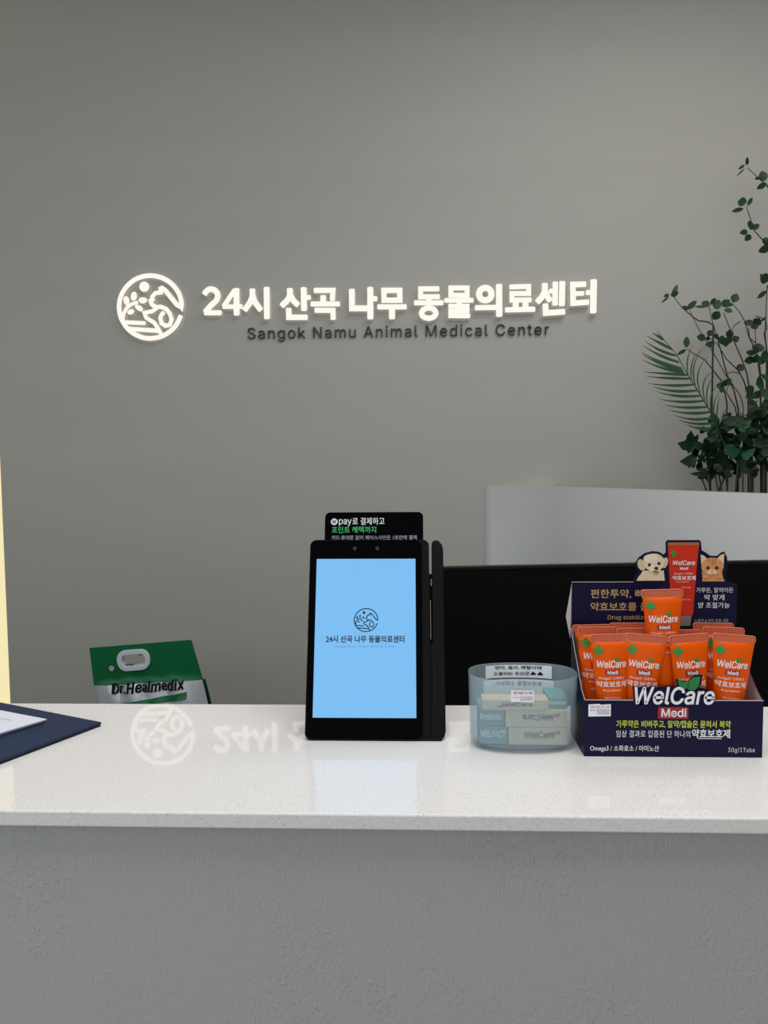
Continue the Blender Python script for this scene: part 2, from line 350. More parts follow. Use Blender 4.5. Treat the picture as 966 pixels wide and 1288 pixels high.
M['green_cross'] = mat('cross_green_print', (24, 140, 48), rough=0.35)
M['orange'] = mat('orange_tube', (228, 86, 0), rough=0.5, spec=0.08, coat=0.12)
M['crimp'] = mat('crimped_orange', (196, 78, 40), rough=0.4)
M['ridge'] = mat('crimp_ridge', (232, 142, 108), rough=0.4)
M['cap'] = mat('white_cap', (222, 218, 212), rough=0.4)
M['print_red'] = mat('printed_tube_red', (204, 46, 8), rough=0.45, spec=0.25)
M['steel_print'] = mat('printed_cap_grey', (120, 114, 108), rough=0.5)
M['cream_fur'] = mat('printed_cream_fur', (226, 208, 176), rough=0.6, vary=0.12, scale=300)
M['cream_light'] = mat('printed_pale_fur', (238, 224, 198), rough=0.6, vary=0.08, scale=400)
M['cream_shade'] = mat('printed_tan_fur', (212, 190, 152), rough=0.6, vary=0.1, scale=400)
M['dark_print'] = mat('printed_dark', (30, 20, 20), rough=0.5)
M['pink_print'] = mat('printed_pink', (196, 110, 90), rough=0.5)
M['ginger'] = mat('printed_ginger_fur', (212, 146, 88), rough=0.6, vary=0.14, scale=350)
M['ginger_dark'] = mat('printed_ginger_stripe', (168, 100, 52), rough=0.6)
M['ginger_light'] = mat('printed_pale_ginger', (232, 196, 158), rough=0.6)
M['bag_green'] = mat('green_film', (0, 108, 62), rough=0.4, spec=0.5)
M['bag_silver'] = mat('pearl_film', (196, 202, 210), rough=0.3, spec=0.5, metal=0.25)
M['bag_white'] = mat('white_plastic_handle', (216, 224, 236), rough=0.4)
M['teal_card'] = mat('teal_card', (62, 142, 142), rough=0.6)
M['cream_card'] = mat('cream_card', (206, 192, 160), rough=0.6)
M['label_white'] = mat('white_label', (238, 238, 244), rough=0.5)
M['screen'] = mat('lcd_blue', (10, 14, 18), rough=0.15, spec=0.3, emit=(122, 191, 246), emit_strength=0.95)
M['screen_ink'] = mat('screen_navy', (16, 36, 66), rough=0.4)
M['screen_grey'] = mat('screen_blue_grey', (10, 10, 10), rough=0.4, emit=(84, 132, 172), emit_strength=0.8)
M['soil'] = mat('planter_soil', (44, 36, 28), rough=0.9, vary=0.3, scale=60, bump=0.6, bump_scale=120)
M['stem'] = mat('woody_stem', (42, 38, 26), rough=0.7)
M['leaf'] = mat('leaf_green', (28, 66, 28), rough=0.5, spec=0.35, vary=0.25, scale=14)
M['leaf_dark'] = mat('leaf_deep_green', (18, 46, 26), rough=0.45, spec=0.4, vary=0.3, scale=12)
M['leaf_lit'] = mat('leaf_lit_green', (48, 98, 66), rough=0.45, spec=0.4, vary=0.15, scale=14)  # leaves that catch the light, brightness put into the colour
M['palm'] = mat('palm_green', (34, 78, 38), rough=0.5, spec=0.35, vary=0.2, scale=14)


def quartz():
    m = mat('white_quartz', (226, 223, 221), rough=0.025, spec=0.42)
    nt = m.node_tree
    b = nt.nodes['Principled BSDF']
    tc = nt.nodes.new('ShaderNodeTexCoord')
    v = nt.nodes.new('ShaderNodeTexVoronoi'); v.inputs['Scale'].default_value = 260
    n2 = nt.nodes.new('ShaderNodeTexNoise'); n2.inputs['Scale'].default_value = 420; n2.inputs['Detail'].default_value = 5
    for n in (v, n2):
        nt.links.new(tc.outputs['Object'], n.inputs['Vector'])
    r1 = nt.nodes.new('ShaderNodeValToRGB')
    r1.color_ramp.elements[0].position = 0.10; r1.color_ramp.elements[0].color = lin((176, 173, 172))
    r1.color_ramp.elements[1].position = 0.17; r1.color_ramp.elements[1].color = (1, 1, 1, 1)
    nt.links.new(v.outputs['Distance'], r1.inputs['Fac'])
    # only some of the cells carry a grain
    r0 = nt.nodes.new('ShaderNodeValToRGB')
    r0.color_ramp.elements[0].position = 0.62; r0.color_ramp.elements[0].color = (0, 0, 0, 1)
    r0.color_ramp.elements[1].position = 0.68; r0.color_ramp.elements[1].color = (1, 1, 1, 1)
    sep = nt.nodes.new('ShaderNodeSeparateColor')
    nt.links.new(v.outputs['Color'], sep.inputs[0]); nt.links.new(sep.outputs[0], r0.inputs['Fac'])
    r2 = nt.nodes.new('ShaderNodeValToRGB')
    r2.color_ramp.elements[0].position = 0.35; r2.color_ramp.elements[0].color = lin((226, 223, 222))
    r2.color_ramp.elements[1].position = 0.65; r2.color_ramp.elements[1].color = lin((238, 236, 235))
    nt.links.new(n2.outputs['Fac'], r2.inputs['Fac'])
    mx = nt.nodes.new('ShaderNodeMix'); mx.data_type = 'RGBA'; mx.blend_type = 'MULTIPLY'
    nt.links.new(r0.outputs['Color'], mx.inputs[0])
    nt.links.new(r2.outputs['Color'], mx.inputs[6]); nt.links.new(r1.outputs['Color'], mx.inputs[7])
    nt.links.new(mx.outputs[2], b.inputs['Base Color'])
    return m


def plaster():
    m = mat('textured_plaster', (178, 178, 176), rough=0.85, spec=0.2)
    nt = m.node_tree
    b = nt.nodes['Principled BSDF']
    tc = nt.nodes.new('ShaderNodeTexCoord')
    mp = nt.nodes.new('ShaderNodeMapping'); mp.inputs['Scale'].default_value = (1.0, 1.0, 0.22)
    nt.links.new(tc.outputs['Object'], mp.inputs['Vector'])
    fine = nt.nodes.new('ShaderNodeTexNoise'); fine.inputs['Scale'].default_value = 700; fine.inputs['Detail'].default_value = 3
    nt.links.new(mp.outputs[0], fine.inputs['Vector'])
    lump = nt.nodes.new('ShaderNodeTexNoise'); lump.inputs['Scale'].default_value = 230; lump.inputs['Detail'].default_value = 4
    lump.inputs['Distortion'].default_value = 0.4
    mask = nt.nodes.new('ShaderNodeTexNoise'); mask.inputs['Scale'].default_value = 11; mask.inputs['Detail'].default_value = 3
    for n in (lump, mask):
        nt.links.new(tc.outputs['Object'], n.inputs['Vector'])
    rl = nt.nodes.new('ShaderNodeValToRGB'); rl.color_ramp.elements[0].position = 0.56; rl.color_ramp.elements[1].position = 0.66
    rm = nt.nodes.new('ShaderNodeValToRGB'); rm.color_ramp.elements[0].position = 0.42; rm.color_ramp.elements[1].position = 0.64
    nt.links.new(lump.outputs['Fac'], rl.inputs['Fac']); nt.links.new(mask.outputs['Fac'], rm.inputs['Fac'])
    mul = nt.nodes.new('ShaderNodeMath'); mul.operation = 'MULTIPLY'
    nt.links.new(rl.outputs['Color'], mul.inputs[0]); nt.links.new(rm.outputs['Color'], mul.inputs[1])
    half = nt.nodes.new('ShaderNodeMath'); half.operation = 'MULTIPLY'; half.inputs[1].default_value = 0.5
    nt.links.new(mul.outputs[0], half.inputs[0])
    mad = nt.nodes.new('ShaderNodeMath'); mad.operation = 'MULTIPLY_ADD'; mad.inputs[1].default_value = 0.9
    nt.links.new(fine.outputs['Fac'], mad.inputs[0]); nt.links.new(half.outputs[0], mad.inputs[2])
    bp = nt.nodes.new('ShaderNodeBump'); bp.inputs['Strength'].default_value = 0.7; bp.inputs['Distance'].default_value = 0.0012
    nt.links.new(mad.outputs[0], bp.inputs['Height'])
    nt.links.new(bp.outputs['Normal'], b.inputs['Normal'])
    return m


def frosted():
    m = bpy.data.materials.new('frosted_plastic')
    m.use_nodes = True
    nt = m.node_tree
    b = nt.nodes['Principled BSDF']
    b.inputs['Base Color'].default_value = lin((192, 208, 216))
    b.inputs['Roughness'].default_value = 0.28
    out = nt.nodes['Material Output']
    tr = nt.nodes.new('ShaderNodeBsdfTransparent'); tr.inputs['Color'].default_value = (0.96, 0.985, 1.0, 1)
    mx = nt.nodes.new('ShaderNodeMixShader'); mx.inputs[0].default_value = 0.25
    nt.links.new(tr.outputs[0], mx.inputs[1]); nt.links.new(b.outputs[0], mx.inputs[2])
    nt.links.new(mx.outputs[0], out.inputs['Surface'])
    return m


M['quartz'] = quartz()
M['plaster'] = plaster()
M['frosted'] = frosted()

# ------------------------------------------------------------------ the room
def struct(name, mb, m, bevel=0.0):
    o = mb.build(name, m, bevel=bevel)
    o['kind'] = 'structure'
    return o


WY = 3.6


def lit_front(o):
    """channel letters: glowing face, painted returns"""
    me = o.data
    me.materials.append(M['sign_side'])
    for p_ in me.polygons:
        if abs(p_.normal.y) < 0.5:
            p_.material_index = 1
    return o


struct('floor', MB().box(-3.4, -3.1, -0.1, 3.4, 4.3, 0.0), M['floor'])
struct('ceiling', MB().box(-3.4, -3.1, 3.7, 3.4, 4.3, 3.8), M['room'])
struct('wall_back', MB().box(-2.0, WY, 0, 3.3, WY + 0.12, 3.7), M['wall'])
struct('wall_left', MB().box(-3.4, -3.1, 0, -3.3, 4.3, 3.7), M['room'])
struct('wall_right_side', MB().box(3.3, -3.1, 0, 3.4, 4.3, 3.7), M['room'])
struct('wall_front', MB().box(-3.4, -3.2, 0, 3.4, -3.1, 3.7), M['room'])
struct('wall_alcove', MB().box(-3.3, 4.2, 0, -2.0, 4.3, 3.7).box(-2.0, WY + 0.12, 0, -1.9, 4.3, 3.7), M['room'])
lp = MB().box(-3.0, 3.70, 0.0, -1.99, 3.74, 3.7).build('light_panel', M['panel_glow'])
tag(lp, 'pale yellow backlit panel glowing past the left end of the grey wall', 'light panel')

# low white wall that runs out from the back wall, plants stand behind it
p0, p1 = Vector((0.66, 3.42)), Vector((1.62, 2.06))
d = (p1 - p0).normalized(); nrm = Vector((-d.y, d.x))
if nrm.x < 0:
    nrm = -nrm
face = []
a0, a1, a2 = Vector((0.34, 3.597)), Vector((0.56, 3.594)), p0      # swept into the wall like a fillet
for i in range(13):
    t = i / 12
    face.append(a0 * (1 - t) ** 2 + a1 * 2 * t * (1 - t) + a2 * t * t)
face.append(p1)
back = [p1 + nrm * 0.06, p0 + nrm * 0.06, Vector((0.66, 3.62)), Vector((0.34, 3.62))]
wr = struct('wall_right', MB().plate([tuple(p) for p in face + back], 0.0, 1.2755), M['white_wall'])
for p_ in wr.data.polygons:
    p_.use_smooth = abs(p_.normal.z) < 0.5 and p_.center.x < 1.3 and p_.center.y < 3.5972 and len(p_.vertices) == 4 and p_.normal.x + p_.normal.y < 0
q1 = p1 + nrm * 0.06
struct('trim_planter_bed', MB().plate([(0.80, 3.59), (q1.x + 0.01, q1.y + .02), (3.29, 2.14), (3.29, 3.59)], 0.0, 1.19), M['soil'])

# ------------------------------------------------------------------ wall sign
sign = thing('wall_sign', 'glowing white Korean letters and round emblem above dark English words on the grey wall', 'sign', (-0.95, WY - 0.03, 1.95))
SX, SZ = -0.95, 1.95


def sl(p):
    return (p[0] / 1000 - SX, p[1] / 1000 - SZ)


for strokes in SIGN:
    mb = MB()
    for c, w, pts in strokes:
        mb.ribbon([sl(p) for p in pts], w / 1000, 0.0, 0.025, bool(c))
    lit_front(mb.build('letter', M['sign_glow'], sign))
emb = bpy.data.objects.new('emblem', None)
link(emb, sign)
emb['label'] = 'round emblem with an animal head, a leafy twig and a sun'
for n, c, w, pts in EMBLEM:
    lit_front(MB().ribbon([sl(p) for p in pts], w / 1000, 0.0, 0.025, bool(c)).build('outline' if n in ('cat', 'dog') else n, M['sign_glow'], emb))
for n, cx, cz, rx, rz, rot in EMBLEM_BLOBS:
    x, z = sl((cx, cz))
    lit_front(MB().prism(ellipse(x, z, rx / 1000, rz / 1000, 20, -math.radians(rot)), 0.0, 0.025).build(n, M['sign_glow'], emb))
ENG = 'Sangok Namu Animal Medical Center'
W0, W1, ZB = -0.7767, 0.6368, 1.9785
full, _ = glyphs(ENG, 0.0, 0, 0.0, 1.12)
fx0, fx1 = min(v[0] for v in full), max(v[0] for v in full)
k = (W1 - W0) / (fx1 - fx0)
for i, ch in enumerate(ENG):
    if ch == ' ':
        continue
    pre, _ = glyphs(ENG[:i + 1], 0.0, 0, 0.0, 1.12)
    one, fs = glyphs(ch, 0.0, 0, 0.004 / k, 1.12)
    if ch == 'k':                                        # drawn as three strokes
        rx = max(v[0] for v in pre); lx = rx - (max(v[0] for v in one) - min(v[0] for v in one)); tz = max(v[1] for v in one)
        q = lambda a, b_: (W0 - SX + (lx + (rx - lx) * a - fx0) * k, ZB - SZ + tz * b_ * k)
        MB().ribbon([q(.09, 0), q(.09, 1)], 0.0068, 0.018, 0.026).ribbon([q(.86, .70), q(.12, .24)], 0.0062, 0.018, 0.026).ribbon([q(.38, .40), q(.92, 0.0)], 0.0066, 0.018, 0.026).build('small_letter', M['sign_black'], sign)['label'] = 'small dark letter'
        continue
    sh = max(v[0] for v in pre) - max(v[0] for v in one)
    vs = [(W0 - SX + (v[0] + sh - fx0) * k, 0.022 - v[2] * 1.0 * k, ZB - SZ + v[1] * k * 1.0) for v in one]
    MB().add(vs, fs).build('small_letter', M['sign_black'], sign, fix=False)['label'] = 'small dark letter'

# ------------------------------------------------------------------ reception counter
counter = thing('reception_counter', 'grey plastered reception counter carrying the white quartz top', 'counter', (0, 0.77, 0))
MB().box(-2.6, -0.134, 0, 2.6, 0.134, 1.086).build('body', M['plaster'], counter)
desk = thing('staff_desk', 'low staff desk behind the plastered counter, the black monitor stands on it', 'desk', (0, 0.91, 0))
MB().box(-2.6, 0.0, 0.70, 2.6, 0.88, 0.74).build('desk_top', M['desk'], desk, bevel=0.002)
for x in (-2.55, -0.9, 0.9, 2.51):
    MB().box(x, 0.0, 0, x + 0.04, 0.8, 0.70).build('support_panel', M['desk'], desk)
ct = MB().box(-2.62, 0.622, 1.086, 2.62, 0.911, 1.10).build('countertop', M['quartz'], bevel=0.0015)
tag(ct, 'glossy white speckled quartz top of the reception counter', 'countertop')

# ------------------------------------------------------------------ black monitor behind the counter
mon = thing('monitor', 'wide flat black monitor standing behind the counter, its upper edge above the carton', 'monitor', (0.44, 1.45, 0.74), (0, 0, math.radians(7.0)))
MB().prism(rr(-0.40, 0.06, 0.42, 0.455, 0.006), 0.0, 0.016).build('rear_panel', M['monitor'], mon, bevel=0.002)
MB().prism(rr(-0.403, 0.455, 0.423, 0.460, 0.002), -0.002, 0.018).build('rim', M['monitor_rim'], mon)
MB().box(-0.03, 0.016, 0.008, 0.03, 0.045, 0.25).build('stand_arm', M['monitor'], mon)
MB().plate(ellipse(0, 0.05, 0.12, 0.09), 0.0, 0.008).build('foot', M['monitor'], mon)

# ------------------------------------------------------------------ litter bag on the floor by the back wall
def make_bag():
    # front surface corners in x,z at y = 2.9 read off the bag's own outline; lower corners go on to the floor
    b = thing('carry_bag', 'large green and pearly white carry bag with an oval handle standing behind the counter', 'bag', (-1.03, 2.905, 0))
    ox = -1.03
    TL, TR, BL, BR = (-1.284, 0.667), (-0.876, 0.700), (-1.215, 0.0), (-0.700, 0.0)
    nu, nv = 30, 34

    def P(u, v, side):
        x = (TL[0] + (TR[0] - TL[0]) * u) * v + (BL[0] + (BR[0] - BL[0]) * u) * (1 - v)
        z = (TL[1] + (TR[1] - TL[1]) * u) * v
        if v < 0.95:
            x += (0.012 * math.sin(v * 9)) * (0.95 - v) * (u - .5) * 2
        bulge = 0.085 * max(0.0, 1 - (v / 0.80) ** 3) ** 0.8 * (math.sin(math.pi * min(max(u, 0.0), 1.0)) ** 0.45 if 0 < u < 1 else 0)
        cr = 0.009 * math.sin(u * 14 + v * 17) * (1 - v) * math.sin(math.pi * u) + 0.010 * math.sin(u * 31 + 9 * v) * math.exp(-((v - .74) / .05) ** 2) * math.sin(math.pi * u)
        if side < 0:
            return (x - ox, -0.004 - bulge + cr, z)
        return (x - ox, 0.004 + bulge, z)
    hx0, hx1, hz0, hz1 = -1.152, -1.058, 0.600, 0.640      # hand hole
    vb = 0.775                                              # green band from here up

    def grid(v0, v1, n, side, hole=False):
        mb = MB()
        vs, fs = [], []
        for j in range(n + 1):
            for i in range(nu + 1):
                vs.append(P(i / nu, v0 + (v1 - v0) * j / n, side))
        for j in range(n):
            for i in range(nu):
                q = [vs[j * (nu + 1) + i], vs[j * (nu + 1) + i + 1], vs[(j + 1) * (nu + 1) + i + 1], vs[(j + 1) * (nu + 1) + i]]
                cx, cz = sum(p[0] for p in q) / 4 + ox, sum(p[2] for p in q) / 4
                if hole and hx0 < cx < hx1 and hz0 - 0.002 < cz < hz1 + .004:
                    continue
                a = j * (nu + 1) + i
                fs.append((a, a + 1, a + nu + 2, a + nu + 1))
        return mb.add(vs, fs)
    pouch = grid(0, vb, 24, -1)
    g2 = grid(0, vb, 24, 1)
    MB().add([(x * 1.035 + 0.004, y, z) for x, y, z in g2.v], [f[::-1] for f in g2.f]).build('rear_film', M['bag_green'], b, smooth=True)
    pouch.add([P(i / nu, 0, -1) for i in range(nu + 1)] + [P(i / nu, 0, 1) for i in range(nu, -1, -1)], [tuple(range(2 * nu + 2))])
    pouch.build('pouch', M['bag_silver'], b, smooth=True)
    band = grid(vb, 1, 14, -1, True)
    g2 = grid(vb, 1, 14, 1, True)
    band.add(g2.v, [f[::-1] for f in g2.f])
    band.build('green_band', M['bag_green'], b, smooth=True)
    # handle ring, tilted like the top edge
    t = math.atan2(TR[1] - TL[1], TR[0] - TL[0])
    cx, cz = -1.105 - ox, 0.6215
    ring = MB()
    for yy0, yy1 in ((-0.016, -0.003), (0.003, 0.016)):
        path = [(cx + x * math.cos(t) - z * math.sin(t), cz + x * math.sin(t) + z * math.cos(t)) for x, z in
                rr(-0.056, -0.032, 0.056, 0.032, 0.026, 6)]
        # narrower at the bottom
        path = [(cx + (x - cx) * (1 - 0.9 * max(0, (cz - z))), z) for x, z in path]
        ring.ribbon(path, 0.020, yy0, yy1, True)
    ring.build('handle', M['bag_white'], b, bevel=0.003)

    def front(x, z):
        # y of the bag's front surface at x, z (local)
        best, by = 9, 0
        v = min(max(z / 0.68, 0), 1)
        for _ in range(3):
            xl = TL[0] * v + BL[0] * (1 - v); xr = TR[0] * v + BR[0] * (1 - v)
            u = (x + ox - xl) / (xr - xl)
            v = z / (TL[1] + (TR[1] - TL[1]) * u)
        u = min(max(u, 0.001), 0.999)
        return P(u, v, -1)[1] - 0.007
    txt = MB()
    for sh in (-0.0022, -0.0011, 0.0, 0.0011, 0.0022):
        text(txt, 'Dr.Healmedix', -1.188 + sh - ox, 0.500 + abs(sh) * .3, -0.905 + sh - ox, 0.541, 0, weight=0.004, spacing=1.08, bend=lambda x, z: front(x, z) - abs(sh) * .05, rot=t * 0.9)
    txt.build('lettering', M['ink_black'], b, fix=False)
    st = MB()
    for (x0, z0, x1, z1, w) in ((-1.190, 0.444, -0.890, 0.488, 0.026),):
        n = 14
        vs = []
        for i in range(n + 1):
            x = x0 + (x1 - x0) * i / n - ox
            z = z0 + (z1 - z0) * i / n
            hw = w / 2 * (0.5 + 0.5 * i / n)
            vs += [(x, front(x, z - hw) + .001, z - hw), (x, front(x, z + hw) + .001, z + hw)]
        st.add(vs, [(2 * i, 2 * i + 2, 2 * i + 3, 2 * i + 1) for i in range(n)])
    st.build('green_stripe', M['bag_green'], b, fix=False)
    e = MB()
    text(e, 'HEALTHY LITTER', -1.165 - ox, 0.598, -1.085 - ox, 0.604, 0, bend=lambda x, z: front(x, z) - .002, rot=t)
    pts = ellipse(-1.193 - ox, 0.589, 0.011, 0.011, 20)
    e.add([(x, front(x, z) - .002, z) for x, z in pts], [tuple(range(20))])
    e.build('small_mark', M['pale_print'], b, fix=False)
    return b


make_bag()

# ------------------------------------------------------------------ navy folder with papers
ZC = 1.10
def folder():
    A, B_, C_ = Vector((-0.356, 0.8305)), Vector((-0.5128, 0.8994)), Vector((-0.4127, 0.7194))
    e1 = (B_ - A).normalized(); e2 = (C_ - A).normalized()
    f = thing('clip_folder', 'flat dark navy leatherette folder lying at the left end of the countertop', 'folder', (A.x, A.y, ZC))
    def q(a, b): v = e1 * a + e2 * b; return (v.x, v.y)
    def sheet(a0, b0, a1, b1, r=0.0):
        return [q(a0, b0), q(a1, b0), q(a1, b1), q(a0, b1)]
    MB().plate(sheet(0.001, 0.001, 0.32, 0.235), 0.0, 0.0022).build('back_cover', M['navy_dark'], f)
    MB().plate(sheet(0, 0, 0.32, 0.235), 0.0022, 0.0052).build('cover', M['navy_leather'], f, bevel=0.0012)
    A2 = Vector((-0.4182, 0.8258))
    g1 = (Vector((-0.4879, 0.8550)) - A2).normalized(); g2 = (Vector((-0.4476, 0.7825)) - A2).normalized()
    for k in range(4):
        z = ZC + 0.0053 + k * 0.0011
        da, db = (0.004 - k * 0.0015), (0.003 - k * 0.0012)
        def w(a, b): v = A2 + g1 * (a + da) + g2 * (b + db); return (v.x - A2.x, v.y - A2.y)
        s = MB().plate([w(0, 0), w(0.297, 0), w(0.297, 0.21), w(0, 0.21)], 0, 0.0009).build('sheet_of_paper', M['paper'], None, (A2.x, A2.y, z))
        if k == 3:
            s.name = 'sheet_of_paper'
            tag(s, 'topmost white printed sheet on the navy folder', 'paper', 'papers on the navy folder')
            t = MB()
            for row, (a, l) in enumerate(((0.030, .07), (0.036, .10), (0.036, .09), (0.036, .11), (0.036, .10), (0.036, .08))):
                vs, fs = glyphs('검진 및 접종 안내 동물의료 상담 예약 신청서', 0.0)
                bx = max(v[0] for v in vs); bz = max(v[1] for v in vs)
                out = []
                for v in vs:
                    p = w(0, 0); L = 0.022 + row * 0.013
                    # lines run along the long edge, letters upright towards the back
                    vv = -g1 * 1.0
                    pt = Vector(p) + g1 * (a + 0.11 - v[0] / bx * 0.11) + g2 * (L - v[1] / bz * 0.0036)
                    out.append((pt.x, pt.y, 0.00095))
                t.add(out, fs)
            t.build('printed_lines', M['ink'], s, fix=False)
        else:
            tag(s, ('lowest', 'second lowest', 'third')[k] + ' white sheet in the paper pile on the navy folder', 'paper', 'papers on the navy folder')


folder()

# ------------------------------------------------------------------ payment terminal
TX, TY = -0.0535, 0.7885
tilt = math.radians(-18)
term = thing('payment_terminal', 'black upright payment tablet with a glowing blue screen on the countertop', 'terminal', (TX, TY, ZC + 0.001), (tilt, 0, 0))
X0 = 0.0
TAN = math.tan(-tilt)


def rest(mb):
    """trim the underside level with the countertop"""
    mb.v = [(x, y, max(z, y * TAN)) for x, y, z in mb.v]
    return mb


# local x: 0 is the middle of the screen, z runs up the tilted face, y is depth
rest(MB().prism(rr(-0.0645, 0.000, 0.0715, 0.2205, 0.0075), 0.0035, 0.026)).build('body', M['black_plastic'], term, bevel=0.0015)
rest(MB().prism(rr(-0.0635, 0.0015, 0.0628, 0.2195, 0.0075), 0.0, 0.0035)).build('front_glass', M['black_glass'], term, bevel=0.0006)
fin = [(0.0715, 0.002), (0.0800, 0.0000), (0.0860, 0.0035), (0.0876, 0.010), (0.0876, 0.2090), (0.0862, 0.2150), (0.0822, 0.2195), (0.0780, 0.2200), (0.0752, 0.2180),
       (0.0748, 0.215), (0.0748, 0.103), (0.0715, 0.103)]
rest(MB().prism(fin, 0.004, 0.026)).build('card_reader_fin', M['black_plastic'], term, bevel=0.001)
MB().box(0.0705, 0.018, 0.10, 0.0755, 0.024, 0.183).build('swipe_slot', M['dark_plastic'], term)
MB().box(0.0724, 0.010, 0.108, 0.0730, 0.014, 0.152).build('slot_contact', M['silver'], term)
MB().box(0.0733, 0.010, 0.168, 0.0744, 0.014, 0.176).build('slot_contact', M['silver'], term)
MB().prism(rr(0.0752, 0.030, 0.0778, 0.092, 0.0012, 3), 0.0028, 0.0042).build('card_slot', M['dark_plastic'], term)
for z in (0.0345, 0.0865):
    MB().prism(ellipse(0.0765, z, 0.0013, 0.0028, 12), 0.0022, 0.003).build('slot_end', M['black_plastic'], term)
MB().box(-0.0658, 0.010, 0.092, -0.0640, 0.018, 0.112).build('side_button', M['silver'], term, bevel=0.0005)
scr = MB().box(-0.0560, -0.0003, 0.0235, 0.0560, 0.0002, 0.1975).build('screen', M['screen'], term)
for x in (-0.0128, 0.0128):
    MB().prism(ellipse(x, 0.2095, 0.0022, 0.0022, 16), -0.0006, 0.0).build('camera_lens', M['lens'], term)
# screen graphics: emblem, name, small English line
ic = MB()
ecx = sum(p[0] for n, c, w, pts in EMBLEM[:1] for p in pts[:61]) / 61
ecz = sum(p[1] for n, c, w, pts in EMBLEM[:1] for p in pts[:61]) / 61
es = 0.0262 / 300.0
def ep(p): return ((p[0] - ecx) * es + 0.0005, (p[1] - ecz) * es + 0.1285)
for n, c, w, pts in EMBLEM:
    ic.ribbon([ep(p) for p in pts], 0.00115, -0.0008, -0.0004, bool(c))
for n, cx, cz, rx, rz, rot in EMBLEM_BLOBS:
    x, z = ep((cx, cz))
    ic.prism(ellipse(x, z, rx * es * 0.8, rz * es * 0.8, 10, -math.radians(rot)), -0.0008, -0.0004)
ic.build('screen_emblem', M['screen_ink'], scr)
t = MB(); text(t, '24시 산곡 나무 동물의료센터', -0.0435, 0.1035, 0.0435, 0.1115, -0.0006, weight=0.03)
t.build('screen_lettering', M['screen_ink'], scr, fix=False)
t = MB(); text(t, 'Sangok Namu Animal Medical Center', -0.034, 0.0978, 0.034, 0.1008, -0.0006, spacing=1.2)
t.build('small_screen_lettering', M['screen_grey'], scr, fix=False)
# wedge that carries the tilted body: in world axes, so undo the tilt
foot = thing('terminal_foot_frame', '', None, (0, 0, 0))
bpy.data.objects.remove(foot)
MBf = MB()
c, s_ = math.cos(-tilt), math.sin(-tilt)
def untilt(x, y, z):
    """world-axis offset from the terminal base to terminal-local coordinates"""
    return (x, y * c - z * s_, y * s_ + z * c)
prof = [(0.028, 0.0), (0.085, 0.0), (0.085, 0.006), (0.0665, 0.115), (0.062, 0.118)]
vs = [untilt(-0.05, y, z - 0.001) for y, z in prof] + [untilt(0.055, y, z - 0.001) for y, z in prof]
n = len(prof)
MBf.add(vs, [tuple(range(n)), tuple(range(2 * n - 1, n - 1, -1))] + [(i, i + n, (i + 1) % n + n, (i + 1) % n) for i in range(n)])
MBf.build('stand', M['black_plastic'], term, bevel=0.001)
vs = [untilt(x, y, z - 0.001) for x in (-0.060, 0.083) for y, z in ((0.002, 0.0), (0.03, 0.0), (0.03, 0.004), (0.002, 0.004))]
MB().add(vs, [(0, 1, 2, 3), (7, 6, 5, 4), (0, 4, 5, 1), (1, 5, 6, 2), (2, 6, 7, 3), (3, 7, 4, 0)]).build('foot_pad', M['dark_plastic'], term)

# card behind the terminal
card = thing('promotion_card', 'black card with white and green Korean lettering standing behind the payment tablet', 'card', (TX + 0.0045, TY, ZC + 0.001), (tilt, 0, 0))
MB().prism(rr(-0.0555, 0.134, 0.0610, 0.2590, 0.006), 0.0275, 0.0290).build('card_board', M['black_glass'], card)
cy = 0.0273
def cu(px): return (px - 459.5) * 0.00094 - 0.0045
def cv(py): return 0.2590 - (py - 638.5) * 0.00094
t = MB()
text(t, 'pay', cu(423), cv(656.5), cu(439), cv(647.5), cy, weight=0.006)
text(t, '로 결제하고', cu(440), cv(655), cu(480.5), cv(645.5), cy, weight=0.008)
t.prism(ellipse(cu(417), cv(650.8), 0.0040, 0.0040, 24), cy, cy + 0.0002)
t.build('white_lettering', M['white_print'], card, fix=False)
t = MB(); text(t, 'N', cu(415), cv(653), cu(419), cv(648.5), cy - 0.0002, weight=0.03)
t.build('round_mark', M['black_glass'], card, fix=False)
t = MB(); text(t, '포인트 혜택까지', cu(414), cv(665.5), cu(470), cv(657), cy, weight=0.008)
t.build('green_lettering', M['green_print'], card, fix=False)
t = MB(); text(t, '카드·휴대폰 없이 페이스사인은 1초만에 결제', cu(414), cv(674), cu(521), cv(668.5), cy, weight=0.004)
t.build('small_lettering', M['pale_print'], card, fix=False)

# ------------------------------------------------------------------ frosted tub with little cartons
def superell(rx, ry, n=48, e=2.5):
    out = []
    for i in range(n):
        a = 2 * math.pi * i / n
        ca, sa = math.cos(a), math.sin(a)
        out.append((rx * math.copysign(abs(ca) ** (2 / e), ca), ry * math.copysign(abs(sa) ** (2 / e), sa)))
    return out


TBX, TBY = 0.1146, 0.789
tub = thing('frosted_tub', 'oval frosted blue plastic tub holding small cartons between tablet and display carton', 'tub', (TBX, TBY, ZC))
rings = []
def ringz(rx, ry, z): return [(x, y, z) for x, y in superell(rx, ry)]
H = 0.0765
for rx, ry, z in ((0.049, 0.029, 0.0), (0.0525, 0.0325, 0.0012), (0.0545, 0.0345, 0.0045), (0.0552, 0.0352, 0.010), (0.0568, 0.0362, H - 0.001), (0.0566, 0.0360, H), (0.0556, 0.0350, H),
                  (0.0553, 0.0347, H - 0.001), (0.0540, 0.0338, 0.011), (0.0530, 0.033, 0.006), (0.048, 0.028, 0.0035)):
    rings.append(ringz(rx, ry, z))
MB().loft(rings).build('tub_wall', M['frosted'], tub, smooth=True)
bead = [(x, y, H + 0.0004) for x, y in superell(0.0563, 0.0357)]
bead.append(bead[0])
